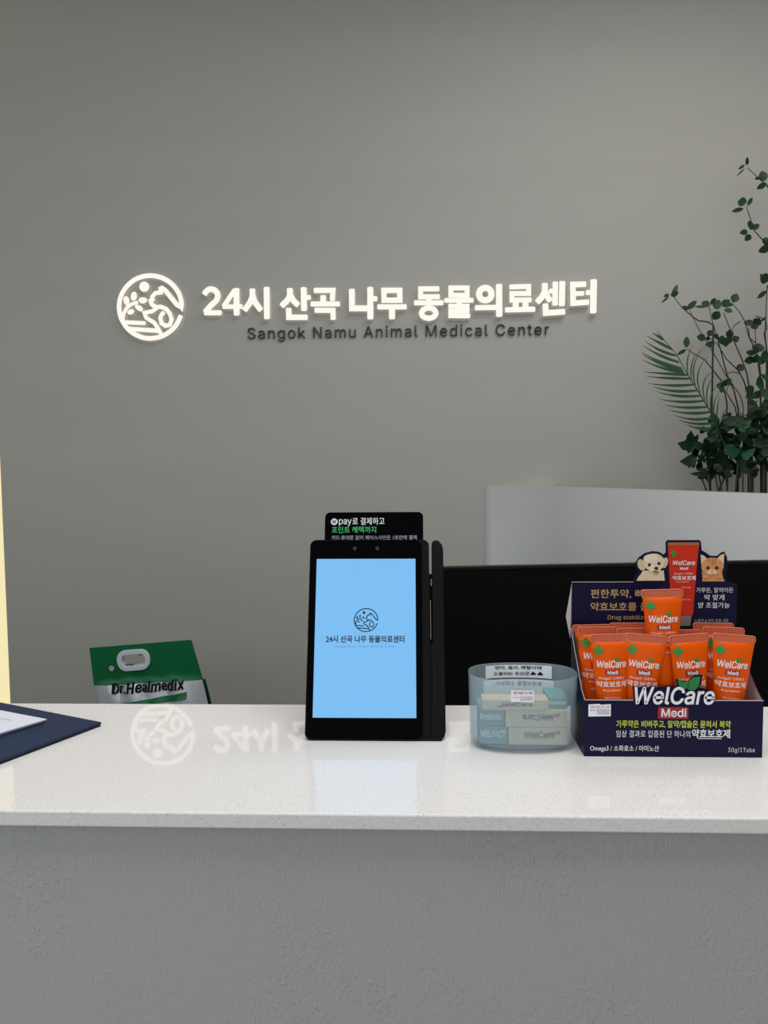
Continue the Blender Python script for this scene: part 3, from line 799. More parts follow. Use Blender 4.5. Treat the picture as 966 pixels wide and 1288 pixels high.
# labels stuck inside the back of the tub
def tub_back(x, z, off=0.0016):
    k = 0.0345 + (0.0358 - 0.0345) * z / H - off
    r = 0.055
    return k * (max(0.0, 1 - abs(x / r) ** 2.5)) ** (1 / 2.5)
for (x0, x1, z0, z1, rows) in ((-0.036, 0.036, 0.0605, 0.0745, (('변비, 설사, 배탈이에', 0.7, 0.0695, 0.0738), ('도움되는 유산균♣♣', 0.75, 0.0627, 0.0672))),
                               (-0.038, 0.038, 0.042, 0.0585, (('가시미나  종합보조제', 0.7, 0.0515, 0.0568),))):
    n = 12
    xs = [x0 + (x1 - x0) * i / n for i in range(n + 1)]
    vs = [(x, tub_back(x, z) - 0.0006, z) for x in xs for z in (z0, z1)]
    vs += [(x, tub_back(x, z) - 0.0002, z) for x in xs for z in (z0, z1)]
    m_ = 2 * (n + 1)
    fs = [(2 * i, 2 * i + 2, 2 * i + 3, 2 * i + 1) for i in range(n)] + [(m_ + 2 * i + 1, m_ + 2 * i + 3, m_ + 2 * i + 2, m_ + 2 * i) for i in range(n)]
    lab = MB().add(vs, fs).build('paper_label', M['label_white'], tub, fix=False)
    t = MB()
    for s, wd, a, b in rows:
        text(t, s, -0.036 * wd, a, 0.036 * wd, b, 0, weight=0.02, bend=lambda x, z: tub_back(x, z) - 0.001)
    t.build('label_lettering', M['ink_black'], lab, fix=False)
# price sticker outside
def tub_front(x, z, off=0.0004):
    k = 0.0352 + (0.0362 - 0.0352) * z / H + off
    return -k * (max(0.0, 1 - abs(x / 0.0560) ** 2.5)) ** (1 / 2.5)
xs = [-0.0165 + 0.023 * i / 6 for i in range(7)]
stk = MB().add([(x, tub_front(x, z), z) for x in xs for z in (0.0555, 0.0675)], [(2 * i, 2 * i + 2, 2 * i + 3, 2 * i + 1) for i in range(6)]).build('price_sticker', M['label_white'], tub, fix=False)
t = MB(); text(t, '판매가격', -0.0145, 0.0632, 0.0045, 0.0664, 0, bend=lambda x, z: tub_front(x, z, 0.0006), weight=0.01)
t.build('red_lettering', M['ink_red'], stk, fix=False)
t = MB(); text(t, '12000', -0.0075, 0.0572, 0.0050, 0.0612, 0, bend=lambda x, z: tub_front(x, z, 0.0006), weight=0.0)
text(t, 'ーー', -0.0150, 0.0600, -0.0085, 0.0604, 0, bend=lambda x, z: tub_front(x, z, 0.0006))
t.build('price_lettering', M['ink_purple'], stk, fix=False)

CARTONS = [  # x0, x1, y0, y1, z0, z1 (tub-local), material, words, label
    (-0.0170, 0.0430, -0.0225, -0.0035, 0.0060, 0.0245, 'cream_card', 'WelCare', 'lowest cream carton at the front of the frosted tub'),
    (-0.0200, 0.0425, -0.0228, -0.0035, 0.0250, 0.0425, 'cream_card', 'WelCare', 'middle cream carton in the frosted tub, its lettering upside down'),
    (-0.0440, 0.0235, -0.0240, -0.0035, 0.0430, 0.0535, 'cream_card', 'WelCare', 'topmost cream carton in the frosted tub, under the price sticker'),
    (-0.0465, -0.0180, -0.0200, 0.0180, 0.0060, 0.0245, 'teal_card', 'WELPACT', 'lowest teal carton at the left side of the frosted tub'),
    (-0.0465, -0.0220, -0.0200, 0.0180, 0.0250, 0.0425, 'teal_card', 'Probiotic', 'middle teal carton at the left side of the frosted tub'),
    (0.0245, 0.0440, -0.0180, 0.0180, 0.0430, 0.0540, 'teal_card', 'Probiotic', 'teal carton at the upper right in the frosted tub'),
    (-0.0150, 0.0420, 0.0000, 0.0220, 0.0060, 0.0420, 'teal_card', None, 'large teal carton behind the cream ones in the frosted tub'),
]
for i, (x0, x1, y0, y1, z0, z1, mt, words_, lab) in enumerate(CARTONS):
    cx_, cy_ = (x0 + x1) / 2, (y0 + y1) / 2
    b = thing('small_carton', lab, 'carton', (TBX + cx_, TBY + cy_, ZC + z0), group='small cartons in the frosted tub')
    hx, hy, hh = (x1 - x0) / 2, (y1 - y0) / 2, z1 - z0
    MB().box(-hx, -hy, 0, hx, hy, hh).build('box', M[mt], b, bevel=0.0005)
    if words_:
        t = MB()
        w_ = min(hx * 0.95, 0.019)
        text(t, words_, -w_ * (0.75 if mt == 'cream_card' else 1), hh * 0.38, w_ * 0.9, hh * 0.76, -hy - 0.0003, weight=0.02, rot=(math.pi if i == 1 else 0))
        t.build('lettering', M['ink_black'] if mt == 'cream_card' else M['white_print'], b, fix=False)
        if mt == 'cream_card':
            r_ = MB().add([(hx * 0.15, -hy - 0.0002, hh * 0.45), (hx * 0.75, -hy - 0.0002, hh * 0.62), (hx * 0.78, -hy - 0.0002, hh * 0.85), (hx * 0.25, -hy - 0.0002, hh * 0.66)] if i != 2 else
                          [(-hx * 0.6, -hy - 0.0002, hh * 0.25), (0, -hy - 0.0002, hh * 0.45), (hx * .1, -hy - 0.0002, hh * 0.75), (-hx * 0.5, -hy - 0.0002, hh * 0.5)], [(0, 1, 2, 3)])
            r_.build('red_flash', M['ink_red'], b, fix=False)

# ------------------------------------------------------------------ display carton
BX, BY, BW, BD = 0.1718, 0.752, 0.1765, 0.068
carton = thing('display_carton', 'open dark navy display carton full of orange tubes at the right end of the countertop', 'carton', (BX, BY, ZC))
K1 = BW / 222.0      # metres per unit of the front panel's print layout


def fu(px): return (px - 735) * K1
def fv(py): return (951.5 - py) * K1


TH = 0.0008
FH = fv(878.5)
KB = BW / 209.0


def bu(px): return (px - 719) * KB


def bv(py): return 0.1662 - (py - 734) * KB


outline = [(0, 0), (BW, 0), (BW, bv(736.5)), (bu(915), bv(733)), (bu(913), bv(724)), (bu(915.5), bv(714)), (bu(914.5), bv(702)), (bu(911), bv(694.5)), (bu(907), bv(695.5)),
           (bu(902), bv(700)), (bu(893), bv(699.5)), (bu(887), bv(695)), (bu(882.5), bv(692.5)), (bu(881.5), bv(682)), (bu(879.5), bv(679.5)), (bu(839), bv(679.5)), (bu(837), bv(682)), (bu(837.5), bv(695)),
           (bu(835), bv(698)), (bu(829), bv(694.5)), (bu(821), bv(693.5)), (bu(811), bv(696)), (bu(803), bv(702)), (bu(799), bv(709)), (bu(799.5), bv(714)), (bu(804), bv(719)),
           (bu(799), bv(726)), (bu(797), bv(733.5)), (0, bv(733.5))]
MB().prism(outline, BD - TH, BD).build('back_board', M['navy_card'], carton)
front = MB().prism([(0, 0), (BW, 0), (BW, FH), (0, FH)], 0, TH).build('front_panel', M['navy_card'], carton)
MB().box(0, TH, 0, BW, BD - TH, 0.001).build('floor_panel', M['card_white'], carton)
for x0, xi, nm in ((0, TH, 'left'), (BW - TH, BW - TH, 'right')):
    side = [(TH, 0), (BD - TH, 0), (BD - TH, 0.105), (BD - 0.012, 0.118) if nm == 'left' else (BD - 0.010, 0.098), (0.012, FH + 0.006), (TH, FH)]
    vs = [(x0, y, z) for y, z in side] + [(x0 + TH, y, z) for y, z in side]
    n = len(side)
    MB().add(vs, [tuple(range(n)), tuple(range(2 * n - 1, n - 1, -1))] + [(i, (i + 1) % n, (i + 1) % n + n, i + n) for i in range(n)]).build('side_panel', M['navy_card'], carton)
    # bare inner face of the card
    xx = x0 + TH + 0.0001 if nm == 'left' else x0 - 0.0001
    MB().add([(xx, y, z) for y, z in side], [tuple(range(n))]).build('inner_face', M['card_white'], carton)
# thin pale cut edge of the left side, kinked out where the flap folds back
MB().add([(0.0, BD - TH, bv(733.5)), (-0.0068, BD - 0.004, bv(777)), (-0.0025, BD - 0.006, bv(805)), (0.0, BD - TH, bv(805))], [(0, 1, 2, 3), (3, 2, 1, 0)]).build('folded_flap', M['card_white'], carton)
MB().tube([(0, 0.0, FH), (-0.0005, 0.012, FH + 0.007), (-0.002, BD - 0.008, 0.118)], 0.0004, n=5).build('cut_edge', M['card_white'], carton)
MB().box(0, -0.0002, FH - 0.0002, BW, TH, FH + 0.0004).build('cut_edge', M['card_white'], carton)
MB().box(0, BD - TH - 0.0002, bv(733.5), bu(797), BD, bv(733.5) + 0.0005).build('cut_edge', M['pale_print'], carton)

LW = ('WelCare', 793, 858.5, 899.5, 885.5)
# navy die-cut patch behind the name
lg = MB()
text(lg, 'WelCare', fu(794), fv(884.5), fu(899), fv(859.5), -0.0007, weight=0.07, shear=0.18)
lg.build('name_backing', M['navy_card'], carton, fix=False)
MB().prism([(fu(797), fv(884)), (fu(893), fv(884)), (fu(893), fv(866)), (fu(880), fv(862)), (fu(853), fv(859)), (fu(840), fv(861)), (fu(797), fv(862))], -0.0003, TH).build('name_board', M['navy_card'], carton)
t = MB(); text(t, 'WelCare', fu(796.5), fv(883.5), fu(896.5), fv(860.5), -0.0010, weight=0.016, shear=0.18)
t.build('name_lettering', M['white_print'], carton, fix=False)


def leaf_sprig(mb, cx, cz, w, y, bend=None):
    """two leaves rising from a point, the right one larger"""
    def blade(pts):
        out = [(cx + a * w, cz + b * w) for a, b in pts]
        mb.add([(x, bend(x, z) if bend else y, z) for x, z in out], [tuple(range(len(out)))])
    blade([(0, 0), (-.10, .22), (-.30, .28), (-.52, .36), (-.48, .16), (-.38, 0.02), (-.18, -.06)][::-1])
    blade([(-.05, -.10), (.25, -.12), (.44, .08), (.50, .52), (.22, .50), (0.02, .36), (-.06, .12)])
    return mb


bk = leaf_sprig(MB(), fu(864), fv(862), 0.0265, -0.0009); bk.build('leaf_backing', M['navy_card'], carton, fix=False)
leaf_sprig(MB(), fu(864), fv(861.5), 0.0215, -0.0013).build('leaf_mark', M['leaf_print'], carton, fix=False)
MB().prism(rr(fu(826.5), fv(902), fu(864), fv(887), 0.0012, 3), -0.0004, 0).build('red_label', M['red_box'], carton)
t = MB(); text(t, 'Medi', fu(830.5), fv(899.5), fu(861.5), fv(888.5), -0.0007, weight=0.016)
t.build('label_lettering', M['white_print'], carton, fix=False)
t = MB(); text(t, '가루약은 비벼주고, 알약/캡슐은 묻혀서 복약', fu(774.5), fv(914), fu(917), fv(904), -0.0004, weight=0.012)
t.build('yellow_lettering', M['yellow_print'], carton, fix=False)
t = MB(); text(t, '임상 결과로 입증된 단 하나의', fu(774.5), fv(926), fu(867), fv(917), -0.0004, weight=0.0)
text(t, '약효보호제', fu(869), fv(926.5), fu(916.5), fv(915), -0.0004, weight=0.02)
t.box(fu(877), -0.0004, fv(927.6), fu(906), 0, fv(926.9))
text(t, 'Omega3 / 소화효소 / 아미노산', fu(742), fv(945.5), fu(828.5), fv(936.5), -0.0004, weight=0.008)
text(t, '30g/1Tube', fu(914.5), fv(946), fu(947.5), fv(938.5), -0.0004, weight=0.0, spacing=1.15)
t.build('white_lettering', M['white_print'], carton, fix=False)
st = MB().prism([(fu(739.5), fv(899.5)), (fu(767.5), fv(899)), (fu(767.5), fv(883.5)), (fu(755), fv(884.3)), (fu(753.5), fv(883.2)), (fu(739.5), fv(884))], -0.0004, -0.0001).build('price_sticker', M['label_white'], carton)
t = MB(); text(t, '판매가격', fu(742), fv(889), fu(765), fv(885.4), -0.0006)
t.build('sticker_lettering', M['ink_red'], st, fix=False)
t = MB(); text(t, '50000', fu(750), fv(896.5), fu(765.5), fv(890), -0.0006)
text(t, 'ーー', fu(741.5), fv(891.8), fu(748), fv(891), -0.0006)
t.build('price_lettering', M['ink_purple'], st, fix=False)
# back board print
yb = BD - TH - 0.0003
t = MB()
text(t, '편한투약, 빠른', bu(743), bv(754.5), bu(823), bv(742.5), yb, weight=0.008)
text(t, '약효보호를 돕는', bu(743), bv(770.5), bu(829), bv(759.5), yb, weight=0.008)
t.box(bu(754), yb, bv(769.6), bu(788), yb + 0.0002, bv(768.8))
text(t, 'Drug stabilizer', bu(765), bv(783.2), bu(818), bv(776), yb)
t.build('gold_lettering', M['gold_print'], carton, fix=False)
t = MB()
text(t, '가루든, 알약이든', bu(876.5), bv(747.3), bu(923), bv(740.5), yb)
text(t, '딱 맞게', bu(887), bv(757), bu(912), bv(749.5), yb, weight=0.004)
text(t, '양 조절가능', bu(879), bv(767), bu(919), bv(759.5), yb, weight=0.004)
t.build('board_lettering', M['white_print'], carton, fix=False)
t = MB(); text(t, '노령견 & 반려 동물 세트', bu(875), bv(785.5), bu(918), bv(781), yb)
t.build('small_lettering', M['pale_print'], carton, fix=False)
# left side panel: a tiny white mark
t = MB(); text(t, '제조원', 0.0, 0.0, 0.006, 0.0025, 0)
t.v = [(-0.0003, 0.012 + z, 0.075 - x) for x, y, z in t.v]
t.build('side_mark', M['white_print'], carton, fix=False)


def flat(parent_name, shapes, y=yb):
    root = None
    for i, (m_, pts) in enumerate(shapes):
        o = MB().prism([(bu(a), bv(b)) for a, b in pts], y - 0.00012 * (i + 1), y + 0.0002 - 0.00012 * i)
        ob = o.build(parent_name if root is None else 'printed_patch', M[m_], carton if root is None else root)
        if root is None:
            root = ob
    return root


def el(cx, cy, rx, ry, rot=0, n=18):
    return ellipse(cx, cy, rx, ry, n, math.radians(rot))


dog = flat('dog_print', [
    ('cream_fur', [(801, 731.5), (803, 727), (807, 722), (809, 718.5), (835, 718.5), (836.5, 733 - 1.5)][::-1]),
    ('cream_shade', el(807, 711, 5, 7.5, -20)),
    ('cream_shade', el(836.5, 708.5, 3.4, 7, 12)),
    ('cream_fur', el(822.5, 708, 13.5, 11.5)),
    ('cream_light', el(818, 703, 9, 5.5)),
    ('cream_light', el(823.5, 716, 7.5, 4.8)),
    ('dark_print', el(816.6, 711, 1.9, 2.1)),
    ('dark_print', el(828.6, 709.3, 1.9, 2.1)),
    ('dark_print', el(825.4, 715.4, 2.6, 2.1)),
    ('pink_print', el(825.6, 720.8, 3.0, 1.6, 5)),
    ('dark_print', el(824.5, 719.2, 4.0, 0.5, 5)),
])
dog['label'] = 'printed cream puppy with dark eyes'
cat = flat('cat_print', [
    ('ginger', [(884, 732.5), (884, 726), (883, 720), (908, 718), (909, 726), (912, 732.5)]),
    ('ginger_light', [(881, 698), (885, 699.5), (890, 704), (886, 712), (882, 710)]),
    ('ginger_light', [(910.5, 697), (906, 699), (901.5, 703.5), (904, 710), (910, 712)]),
    ('ginger', el(896, 713.5, 14, 11.5)),
    ('ginger_dark', [(894.6, 703.5), (896.6, 703.5), (896.0, 712), (895.2, 712)]),
    ('ginger_dark', [(890.5, 704), (892, 704), (893.4, 710), (892.6, 710)]),
    ('ginger_dark', [(900.5, 704), (899, 704), (897.6, 710), (898.4, 710)]),
    ('ginger_light', el(895.5, 720.5, 6.5, 3.6)),
    ('dark_print', el(890.3, 715, 2.1, 2.1)),
    ('dark_print', el(901, 715, 2.1, 2.1)),
    ('pink_print', [(893.8, 718.2), (897.2, 718.2), (895.5, 720.2)]),
    ('ginger_dark', el(895.5, 723, 2.6, 0.35)),
    ('ginger_dark', el(888, 729, 3.6, 0.5, 10)),
    ('ginger_dark', el(904, 729, 3.6, 0.5, -10)),
])
cat['label'] = 'printed ginger kitten face'
pt = flat('tube_print', [
    ('print_red', [(839.5, 682.5), (879, 682.5), (876, 720), (873, 776), (846, 776)]),
    ('ginger_dark', [(839.5, 682.5), (879, 682.5), (878.6, 686), (839.8, 686)]),
    ('steel_print', [(848, 776.5), (871, 776.5), (870, 790), (849, 790)]),
    ('green_cross', [(847 - 1.6, 692.5), (847 + 1.6, 692.5), (847 + 1.8, 695), (851, 696.5), (847 + 1.8, 698), (848.4, 701), (845.4, 701), (845.0, 698), (842.5, 696.5), (845, 695)]),
])
pt['label'] = 'printed red-orange tube'
t = MB()
y2 = yb - 0.0009
text(t, 'WelCare', bu(846), bv(711.5), bu(874), bv(705.5), y2, weight=0.014, shear=0.15)
text(t, 'Medi', bu(855), bv(717.5), bu(865.5), bv(713.8), y2, weight=0.02)
text(t, 'Omega3 / 소화효소', bu(848), bv(724), bu(872), bv(720.8), y2)
text(t, '약효보호제', bu(846), bv(731), bu(875), bv(725), y2, weight=0.02)
text(t, 'Drug stabilizer', bu(851), bv(734), bu(867), bv(732.2), y2)
text(t, '30g 1Tube', bu(858), bv(757), bu(869), bv(755), y2)
text(t, '동물용의약외품', bu(858), bv(741), bu(869), bv(739.4), y2)
t.build('print_lettering', M['white_print'], pt, fix=False)

# ------------------------------------------------------------------ orange tubes
TUBE_H = 0.1195
ZB0, ZCR = 0.018, TUBE_H - 0.0072


def tube_ab(z):
    t_ = max(0.0, min(1.0, (z - ZB0) / (ZCR - ZB0)))
    return 0.0128 + 0.0078 * t_ ** 1.1, 0.0112 * (1 - t_) ** 0.62 + 0.0009


def tube_front(x, z):
    a, b_ = tube_ab(z)
    return -b_ * math.sqrt(max(0.0, 1 - min(1.0, abs(x) / a) ** 2.2)) - 0.00035


def make_tube():
    r = thing('ointment_tube', '', 'tube')
    n = 28
    rings = []
    for i in range(15):
        z = ZB0 + (ZCR - ZB0) * i / 14
        a, b_ = tube_ab(z)
        rings.append([(a * math.cos(2 * math.pi * k / n), b_ * math.sin(2 * math.pi * k / n), z) for k in range(n)])
    MB().loft(rings).build('tube_body', M['orange'], r, smooth=True)
    # crimped seal with fine ridges
    cr = MB()
    m = 22
    w = 0.0207
    out = rr(-w, ZCR - 0.0003, w, TUBE_H, 0.0022, 3)
    cr.prism(out, -0.0007, 0.0007)
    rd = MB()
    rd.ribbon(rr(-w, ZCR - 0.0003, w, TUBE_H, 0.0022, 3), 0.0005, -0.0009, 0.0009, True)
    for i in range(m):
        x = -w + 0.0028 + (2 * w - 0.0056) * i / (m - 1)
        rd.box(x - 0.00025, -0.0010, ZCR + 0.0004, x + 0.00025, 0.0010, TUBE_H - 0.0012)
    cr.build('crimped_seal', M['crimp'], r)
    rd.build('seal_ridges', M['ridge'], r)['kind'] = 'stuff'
    cap = MB()
    rings = [[(q * math.cos(2 * math.pi * k / n), q * math.sin(2 * math.pi * k / n), z) for k in range(n)] for q, z in ((0.0098, 0.0), (0.0102, 0.001), (0.0108, 0.0165), (0.0104, 0.018))]
    cap.loft(rings).build('cap', M['cap'], r, smooth=False)
    # print
    k = 0.00081
    def U(px): return (px - 923.5) * k
    def V(py): return TUBE_H - (py - 797.5) * k
    cx, cz, s = U(907), V(817), 0.0050
    cro = [(-.34, .95), (0, 1.05), (.34, .95), (.36, .36), (.95, .34), (1.05, 0), (.95, -.34), (.36, -.36), (.34, -.95), (0, -1.05), (-.34, -.95), (-.36, -.36), (-.95, -.34), (-1.05, 0), (-.95, .34), (-.36, .36)]
    MB().add([(cx + a * s, tube_front(cx + a * s, cz + b * s) - 0.0002, cz + b * s) for a, b in cro][::-1], [tuple(range(16))]).build('green_cross', M['green_cross'], r)
    t = MB()
    text(t, 'WelCare', U(904.5), V(838.5), U(941), V(829.5), 0, weight=0.014, shear=0.16, bend=tube_front)
    text(t, 'Omega3 / 소화효소', U(906), V(853.5), U(938), V(849.5), 0, bend=tube_front)
    text(t, '약효보호제', U(903.5), V(862.5), U(940), V(855), 0, weight=0.014, bend=tube_front)
    text(t, 'Drug stabilizer', U(911), V(868), U(933), V(865), 0, bend=tube_front)
    text(t, '동물용의약외품 30g', U(912), V(877), U(932), V(874.5), 0, bend=tube_front)
    t.build('white_lettering', M['white_print'], r, fix=False)
    leaf_sprig(MB(), U(929), V(829.5), 0.0065, 0, bend=lambda x, z: tube_front(x, z) - 0.0002).build('leaf_mark', M['green_cross'], r, fix=False)
    rb = rr(U(914), V(847.5), U(932), V(841), 0.0006, 2)
    MB().add([(x, tube_front(x, z) - 0.0001, z) for x, z in rb], [tuple(range(len(rb)))]).build('red_label', M['red_box'], r)
    t = MB(); text(t, 'Medi', U(916.5), V(846.5), U(930), V(841.8), 0, weight=0.02, bend=lambda x, z: tube_front(x, z) - 0.0004)
    t.build('label_lettering', M['white_print'], r, fix=False)
    return r


proto = make_tube()
BASE = ZC + 0.0020
TUBES = [  # x, y, top z, lean sideways deg (positive tips right), turn deg, label
    (0.2030, 0.7665, 1.2163, -1.0, 3, 'orange tube at the front left corner of the display carton'),
    (0.2278, 0.7665, 1.2190, 4.2, -4, 'orange tube in the front row, second from the left, leaning over the white name'),
    (0.2845, 0.7665, 1.2180, -2.4, 8, 'orange tube in the front row behind the printed green leaf'),
    (0.3160, 0.7665, 1.2210, 4.2, -3, 'orange tube at the front right corner of the display carton, shiny below its seal'),
    (0.1910, 0.7880, 1.2240, 1.0, 6, 'orange tube just behind the front left corner one'),
    (0.2345, 0.7880, 1.2227, 0.0, 0, 'mostly hidden orange tube under the left edge of the tall raised one, nearer of two'),
    (0.2790, 0.7870, 1.2209, 0.5, 0, 'deep orange tube seen in the gap below the tall raised one'),
    (0.3205, 0.7880, 1.2237, 1.0, -4, 'orange tube just behind the front right corner one'),
    (0.1925, 0.8060, 1.2225, -0.5, 3, 'rearmost orange tube at the left end, only its seal showing'),
    (0.2310, 0.8065, 1.2243, 0.0, 0, 'rearmost orange tube left of the tall raised one, only its seal showing'),
    (0.3195, 0.8065, 1.2243, 0.0, -2, 'rearmost orange tube at the right end, only its seal showing'),
    (0.2580, 0.7775, 1.2655, -1.0, 2, 'tall orange tube raised above all the others in the middle of the display carton'),
]
parts = list(proto.children)
for i, (x, y, zt, lean, turn, lab) in enumerate(TUBES):
    if i == 0:
        o = proto
    else:
        o = proto.copy(); col.objects.link(o)
        for p_ in parts:
            q_ = p_.copy(); col.objects.link(q_); q_.parent = o
    o['label'] = lab; o['category'] = 'tube'; o['group'] = 'orange tubes in the display carton'
    zb = zt - TUBE_H
    o.location = (x, y, max(BASE, zb))
    o.rotation_euler = (math.radians(-1.0), math.radians(lean), math.radians(turn))

# ------------------------------------------------------------------ greenery behind the low white wall
random.seed(5)


def leaf_mesh(name, m, shape='oval'):
    """unit leaf: base at the origin, tip at z = 1, half width 0.5, gently folded along its midrib"""
    prof = {'oval': [(0, 0.0), (0.12, 0.26), (0.35, 0.47), (0.6, 0.46), (0.82, 0.28), (1.0, 0.0)],
            'ivy': [(0, 0.0), (0.05, 0.34), (0.22, 0.56), (0.36, 0.36), (0.6, 0.40), (1.0, 0.0)],
            'blade': [(0, 0.15), (0.2, 0.42), (0.45, 0.5), (0.7, 0.4), (0.88, 0.2), (1.0, 0.0)]}[shape]
    vs, fs = [], []
    for z, w in prof:
        bend = 0.10 * z * z
        vs += [(-w, -0.16 * w + bend, z), (0, 0.0 + bend, z), (w, -0.16 * w + bend, z)]
    for i in range(len(prof) - 1):
        a = 3 * i
        fs += [(a, a + 1, a + 4, a + 3), (a + 1, a + 2, a + 5, a + 4)]
    k_ = len(vs)
    vs += [(x, y + 0.012, z) for x, y, z in vs]
    fs += [tuple(i + k_ for i in f[::-1]) for f in list(fs)]
    return MB().add(vs, fs).mesh(name, m, smooth=True, fix=False)


LM = {k_: leaf_mesh('leaf_' + k_, M[m_], sh) for k_, m_, sh in (('a', 'leaf', 'oval'), ('b', 'leaf_dark', 'oval'), ('c', 'leaf_dark', 'ivy'), ('d', 'leaf_lit', 'ivy'), ('p', 'palm', 'blade'))}


def leaf(parent, me, base, tip, width, roll=0.0, name='leaf'):
    """base, tip are points relative to the parent"""
    o = bpy.data.objects.new(name, me)
    b_, t_ = Vector(base), Vector(tip)
    z = t_ - b_
    L = z.length
    z.normalize()
    y = Vector((0, 1, 0)); y = (y - z * y.dot(z))
    y = y.normalized() if y.length > 1e-4 else Vector((1, 0, 0))
    x = y.cross(z)
    R_ = Matrix((x, y, z)).transposed() @ Matrix.Rotation(roll, 3, 'Z')
    mw = Matrix.Translation(b_) @ R_.to_4x4() @ Matrix.Diagonal((width, max(width, 0.01), L, 1))
    link(o, parent)
    o.matrix_local = mw
    return o


GR = 'leafy twigs behind the low white wall'
BLAB = [
    'uppermost leafy twig at the right edge, three small leaves on its bent tip',
    'leafy twig below the uppermost one at the right edge, round leaf near its tip',
    'leafy twig at the right edge with a pointed leaf, midway up the wall',
    'leafy twig reaching farthest left, forked with small pointed tip leaves',
    'straight twig tipped by a narrow leaf pair, second from the left in the lower spray',
    'leafy twig topped by a cluster of round leaves in the lower spray',
    'leafy twig tipped by a single upright oval leaf in the lower spray',
    'leafy twig with a row of broad leaves above the palm frond',
    'leafy twig with dark wing-like leaves left of the right edge',
    'leafy twig ending in a broad rosette of leaves near the right edge',
    'thin twig with one upright leaf just above the tip of the palm frond',
    'low leafy twig with small leaves between palm frond and rosette',
    'low dark leafy twig at the right edge above the dense foliage',
]
SOIL = 1.19
for bi, (stems, leaves, Y) in enumerate(BRANCHES):
    s0 = stems[0]
    bx = s0[-1][0] / 1000
    r = thing('leafy_twig', BLAB[bi], 'plant', (bx, Y, SOIL), group=GR)
    mb = MB()
    for j, st_ in enumerate(stems):
        path = [(x / 1000 - bx, 0, z / 1000 - SOIL) for x, z in st_]
        if j == 0:
            if path[-1][2] > 0.0:
                path.append((path[-1][0], 0, 0.0))
            path = [(x, 0.004 * math.sin(i * 1.7), max(z, 0.0)) for i, (x, y, z) in enumerate(path)]
            if len(path) > 2 and (Vector(path[-1]) - Vector(path[-2])).length < 1e-4:
                path.pop()
        mb.tube(path, 0.0016, 0.0042 if j == 0 else 0.0024, 5)
    mb.build('stem', M['stem'], r, smooth=True)
    for (b0, t0, w) in leaves:
        b_ = (b0[0] / 1000 - bx, random.uniform(-.006, .006), b0[1] / 1000 - SOIL)
        t_ = (t0[0] / 1000 - bx, random.uniform(-.02, .02), t0[1] / 1000 - SOIL)
        leaf(r, LM[random.choice('aab')], b_, t_, w / 1000 * 1.3, random.uniform(-.25, .25))

# palm frond
rach, lft, rgt = PALM
px_ = rach[-1][0] / 1000
pf = thing('palm_frond', 'feathery green palm frond arching to the left over the dense foliage', 'plant', (px_, 3.25, SOIL))
path = [(x / 1000 - px_, 0, z / 1000 - SOIL) for x, z in rach] + [(0.0, 0, 0.0)]
path = [p_ for i, p_ in enumerate(path) if p_[2] >= 0]
MB().tube(path, 0.0012, 0.004, 6).build('stalk', M['palm'], pf, smooth=True)


def blade(pts, w, lift):
    P_ = [Vector((x / 1000 - px_, lift * i, z / 1000 - SOIL)) for i, (x, z) in enumerate(pts)]
    # smooth curve through the three points
    C_ = []
    n_ = 7
    for i in range(n_ + 1):
        t_ = i / n_
        C_.append(P_[0] * (1 - t_) ** 2 + (P_[1] * 2 - (P_[0] + P_[2]) / 2) * 2 * t_ * (1 - t_) + P_[2] * t_ ** 2)
    mb = MB()
    vs, fs = [], []
    for i, p_ in enumerate(C_):
        d_ = (C_[min(i + 1, n_)] - C_[max(i - 1, 0)]).normalized()
        nn = Vector((-d_.z, 0, d_.x))
        t_ = i / n_
        hw = w / 2 * (0.35 + 0.65 * math.sin(math.pi * min(1, t_ * 1.15 + 0.12)) if t_ < 0.75 else max(0.04, 1 - t_) * 2.2)
        vs += [tuple(p_ + nn * hw + Vector((0, -0.25 * hw, 0))), tuple(p_), tuple(p_ - nn * hw + Vector((0, -0.25 * hw, 0)))]
    for i in range(n_):
        a = 3 * i
        fs += [(a, a + 1, a + 4, a + 3), (a + 1, a + 2, a + 5, a + 4)]
    k_ = len(vs)
    vs += [(x, y + 0.0008, z) for x, y, z in vs]
    fs += [tuple(i + k_ for i in f[::-1]) for f in list(fs)]
    mb.add(vs, fs).build('leaflet', M['palm'], pf, smooth=True, fix=False)


for s_l in lft:
    blade(s_l, 0.0125, 0.010)
for s_l in rgt:
    blade(s_l, 0.0060, 0.012)

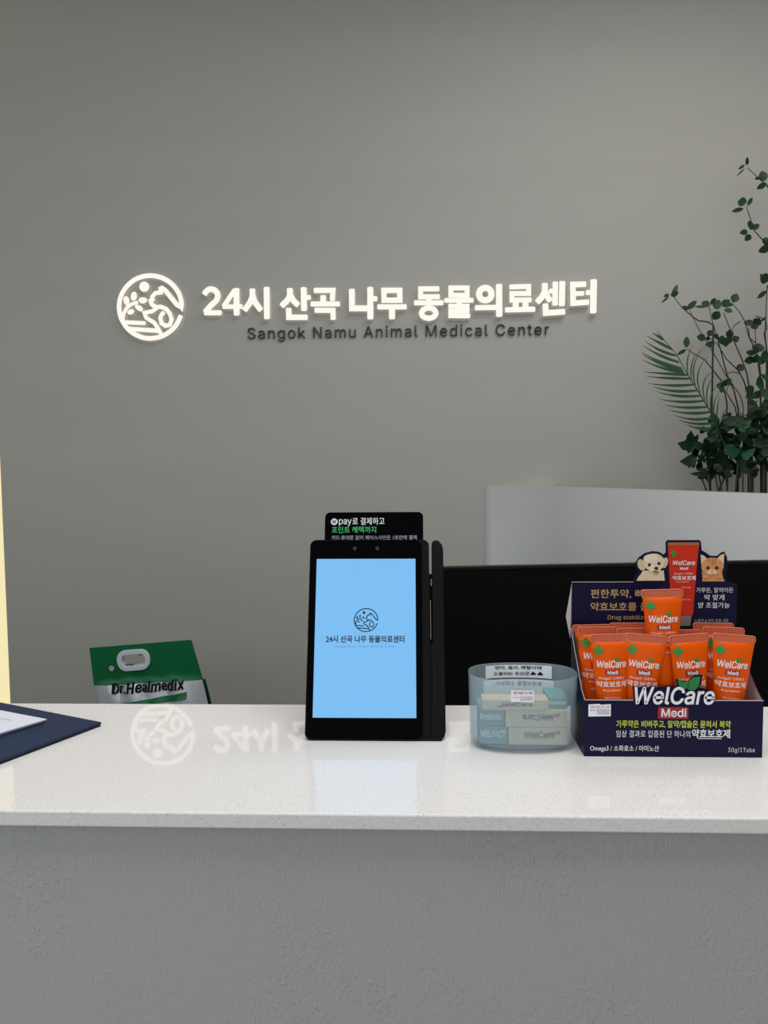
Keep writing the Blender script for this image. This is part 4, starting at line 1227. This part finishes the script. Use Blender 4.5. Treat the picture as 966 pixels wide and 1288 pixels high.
# dense foliage at the foot
stems, leaves, Y = DENSE
dx = 1.42
df = thing('broadleaf_plant', 'dense dark green broadleaf plant just above the low white wall', 'plant', (dx, Y, SOIL))
mb = MB()
for st_ in stems:
    path = [(x / 1000 - dx, random.uniform(-.02, .05), z / 1000 - SOIL) for x, z in st_]
    x_, y_, z_ = path[-1]
    path.append((x_, y_, 0.0))
    mb.tube(path, 0.0035, 0.004, 5)
mb.build('stem', M['stem'], df, smooth=True)
for i, st_ in enumerate(TRUNKS):
    (xa, za), (xb, zb_) = st_
    MB().tube([(xa / 1000 - dx, 0.06, za / 1000 - SOIL + 0.1), (xb / 1000 - dx, 0.06, zb_ / 1000 - SOIL), (xb / 1000 - dx + 0.002, 0.06, 0.0)], (0.006, 0.009)[i], n=8).build('trunk', M['stem'], df, smooth=True)
for i, (b0, t0, w) in enumerate(leaves):
    b_ = (b0[0] / 1000 - dx, 0.0, b0[1] / 1000 - SOIL)
    t_ = (t0[0] / 1000 - dx, random.uniform(-.04, -.01), t0[1] / 1000 - SOIL)
    leaf(df, LM['d' if i in (8, 9, 10) else ('c' if i < 7 else 'b')], b_, t_, w / 1000, random.uniform(-.2, .2))  # the three lit leaves get the paler colour


def inside(p, poly):
    c_ = False
    for i in range(len(poly)):
        (x1, y1), (x2, y2) = poly[i], poly[i - 1]
        if (y1 > p[1]) != (y2 > p[1]) and p[0] < (x2 - x1) * (p[1] - y1) / (y2 - y1) + x1:
            c_ = not c_
    return c_


xs = [p[0] for p in DENSE_AREA]; zs = [p[1] for p in DENSE_AREA]
k_ = 0
while k_ < 250:
    p = (random.uniform(min(xs), max(xs)), random.uniform(min(zs), max(zs)))
    if not inside(p, DENSE_AREA):
        continue
    k_ += 1
    a = random.uniform(0, 2 * math.pi)
    L = random.uniform(0.030, 0.055)
    y = random.uniform(0.0, 0.12)
    b_ = Vector((p[0] / 1000 - dx, y, p[1] / 1000 - SOIL))
    t_ = b_ + Vector((math.cos(a) * L, random.uniform(-.5, .2) * L, math.sin(a) * L))
    leaf(df, LM[random.choice('bbbccb')], b_, t_, L * random.uniform(.65, .95), random.uniform(-1.0, 1.0))
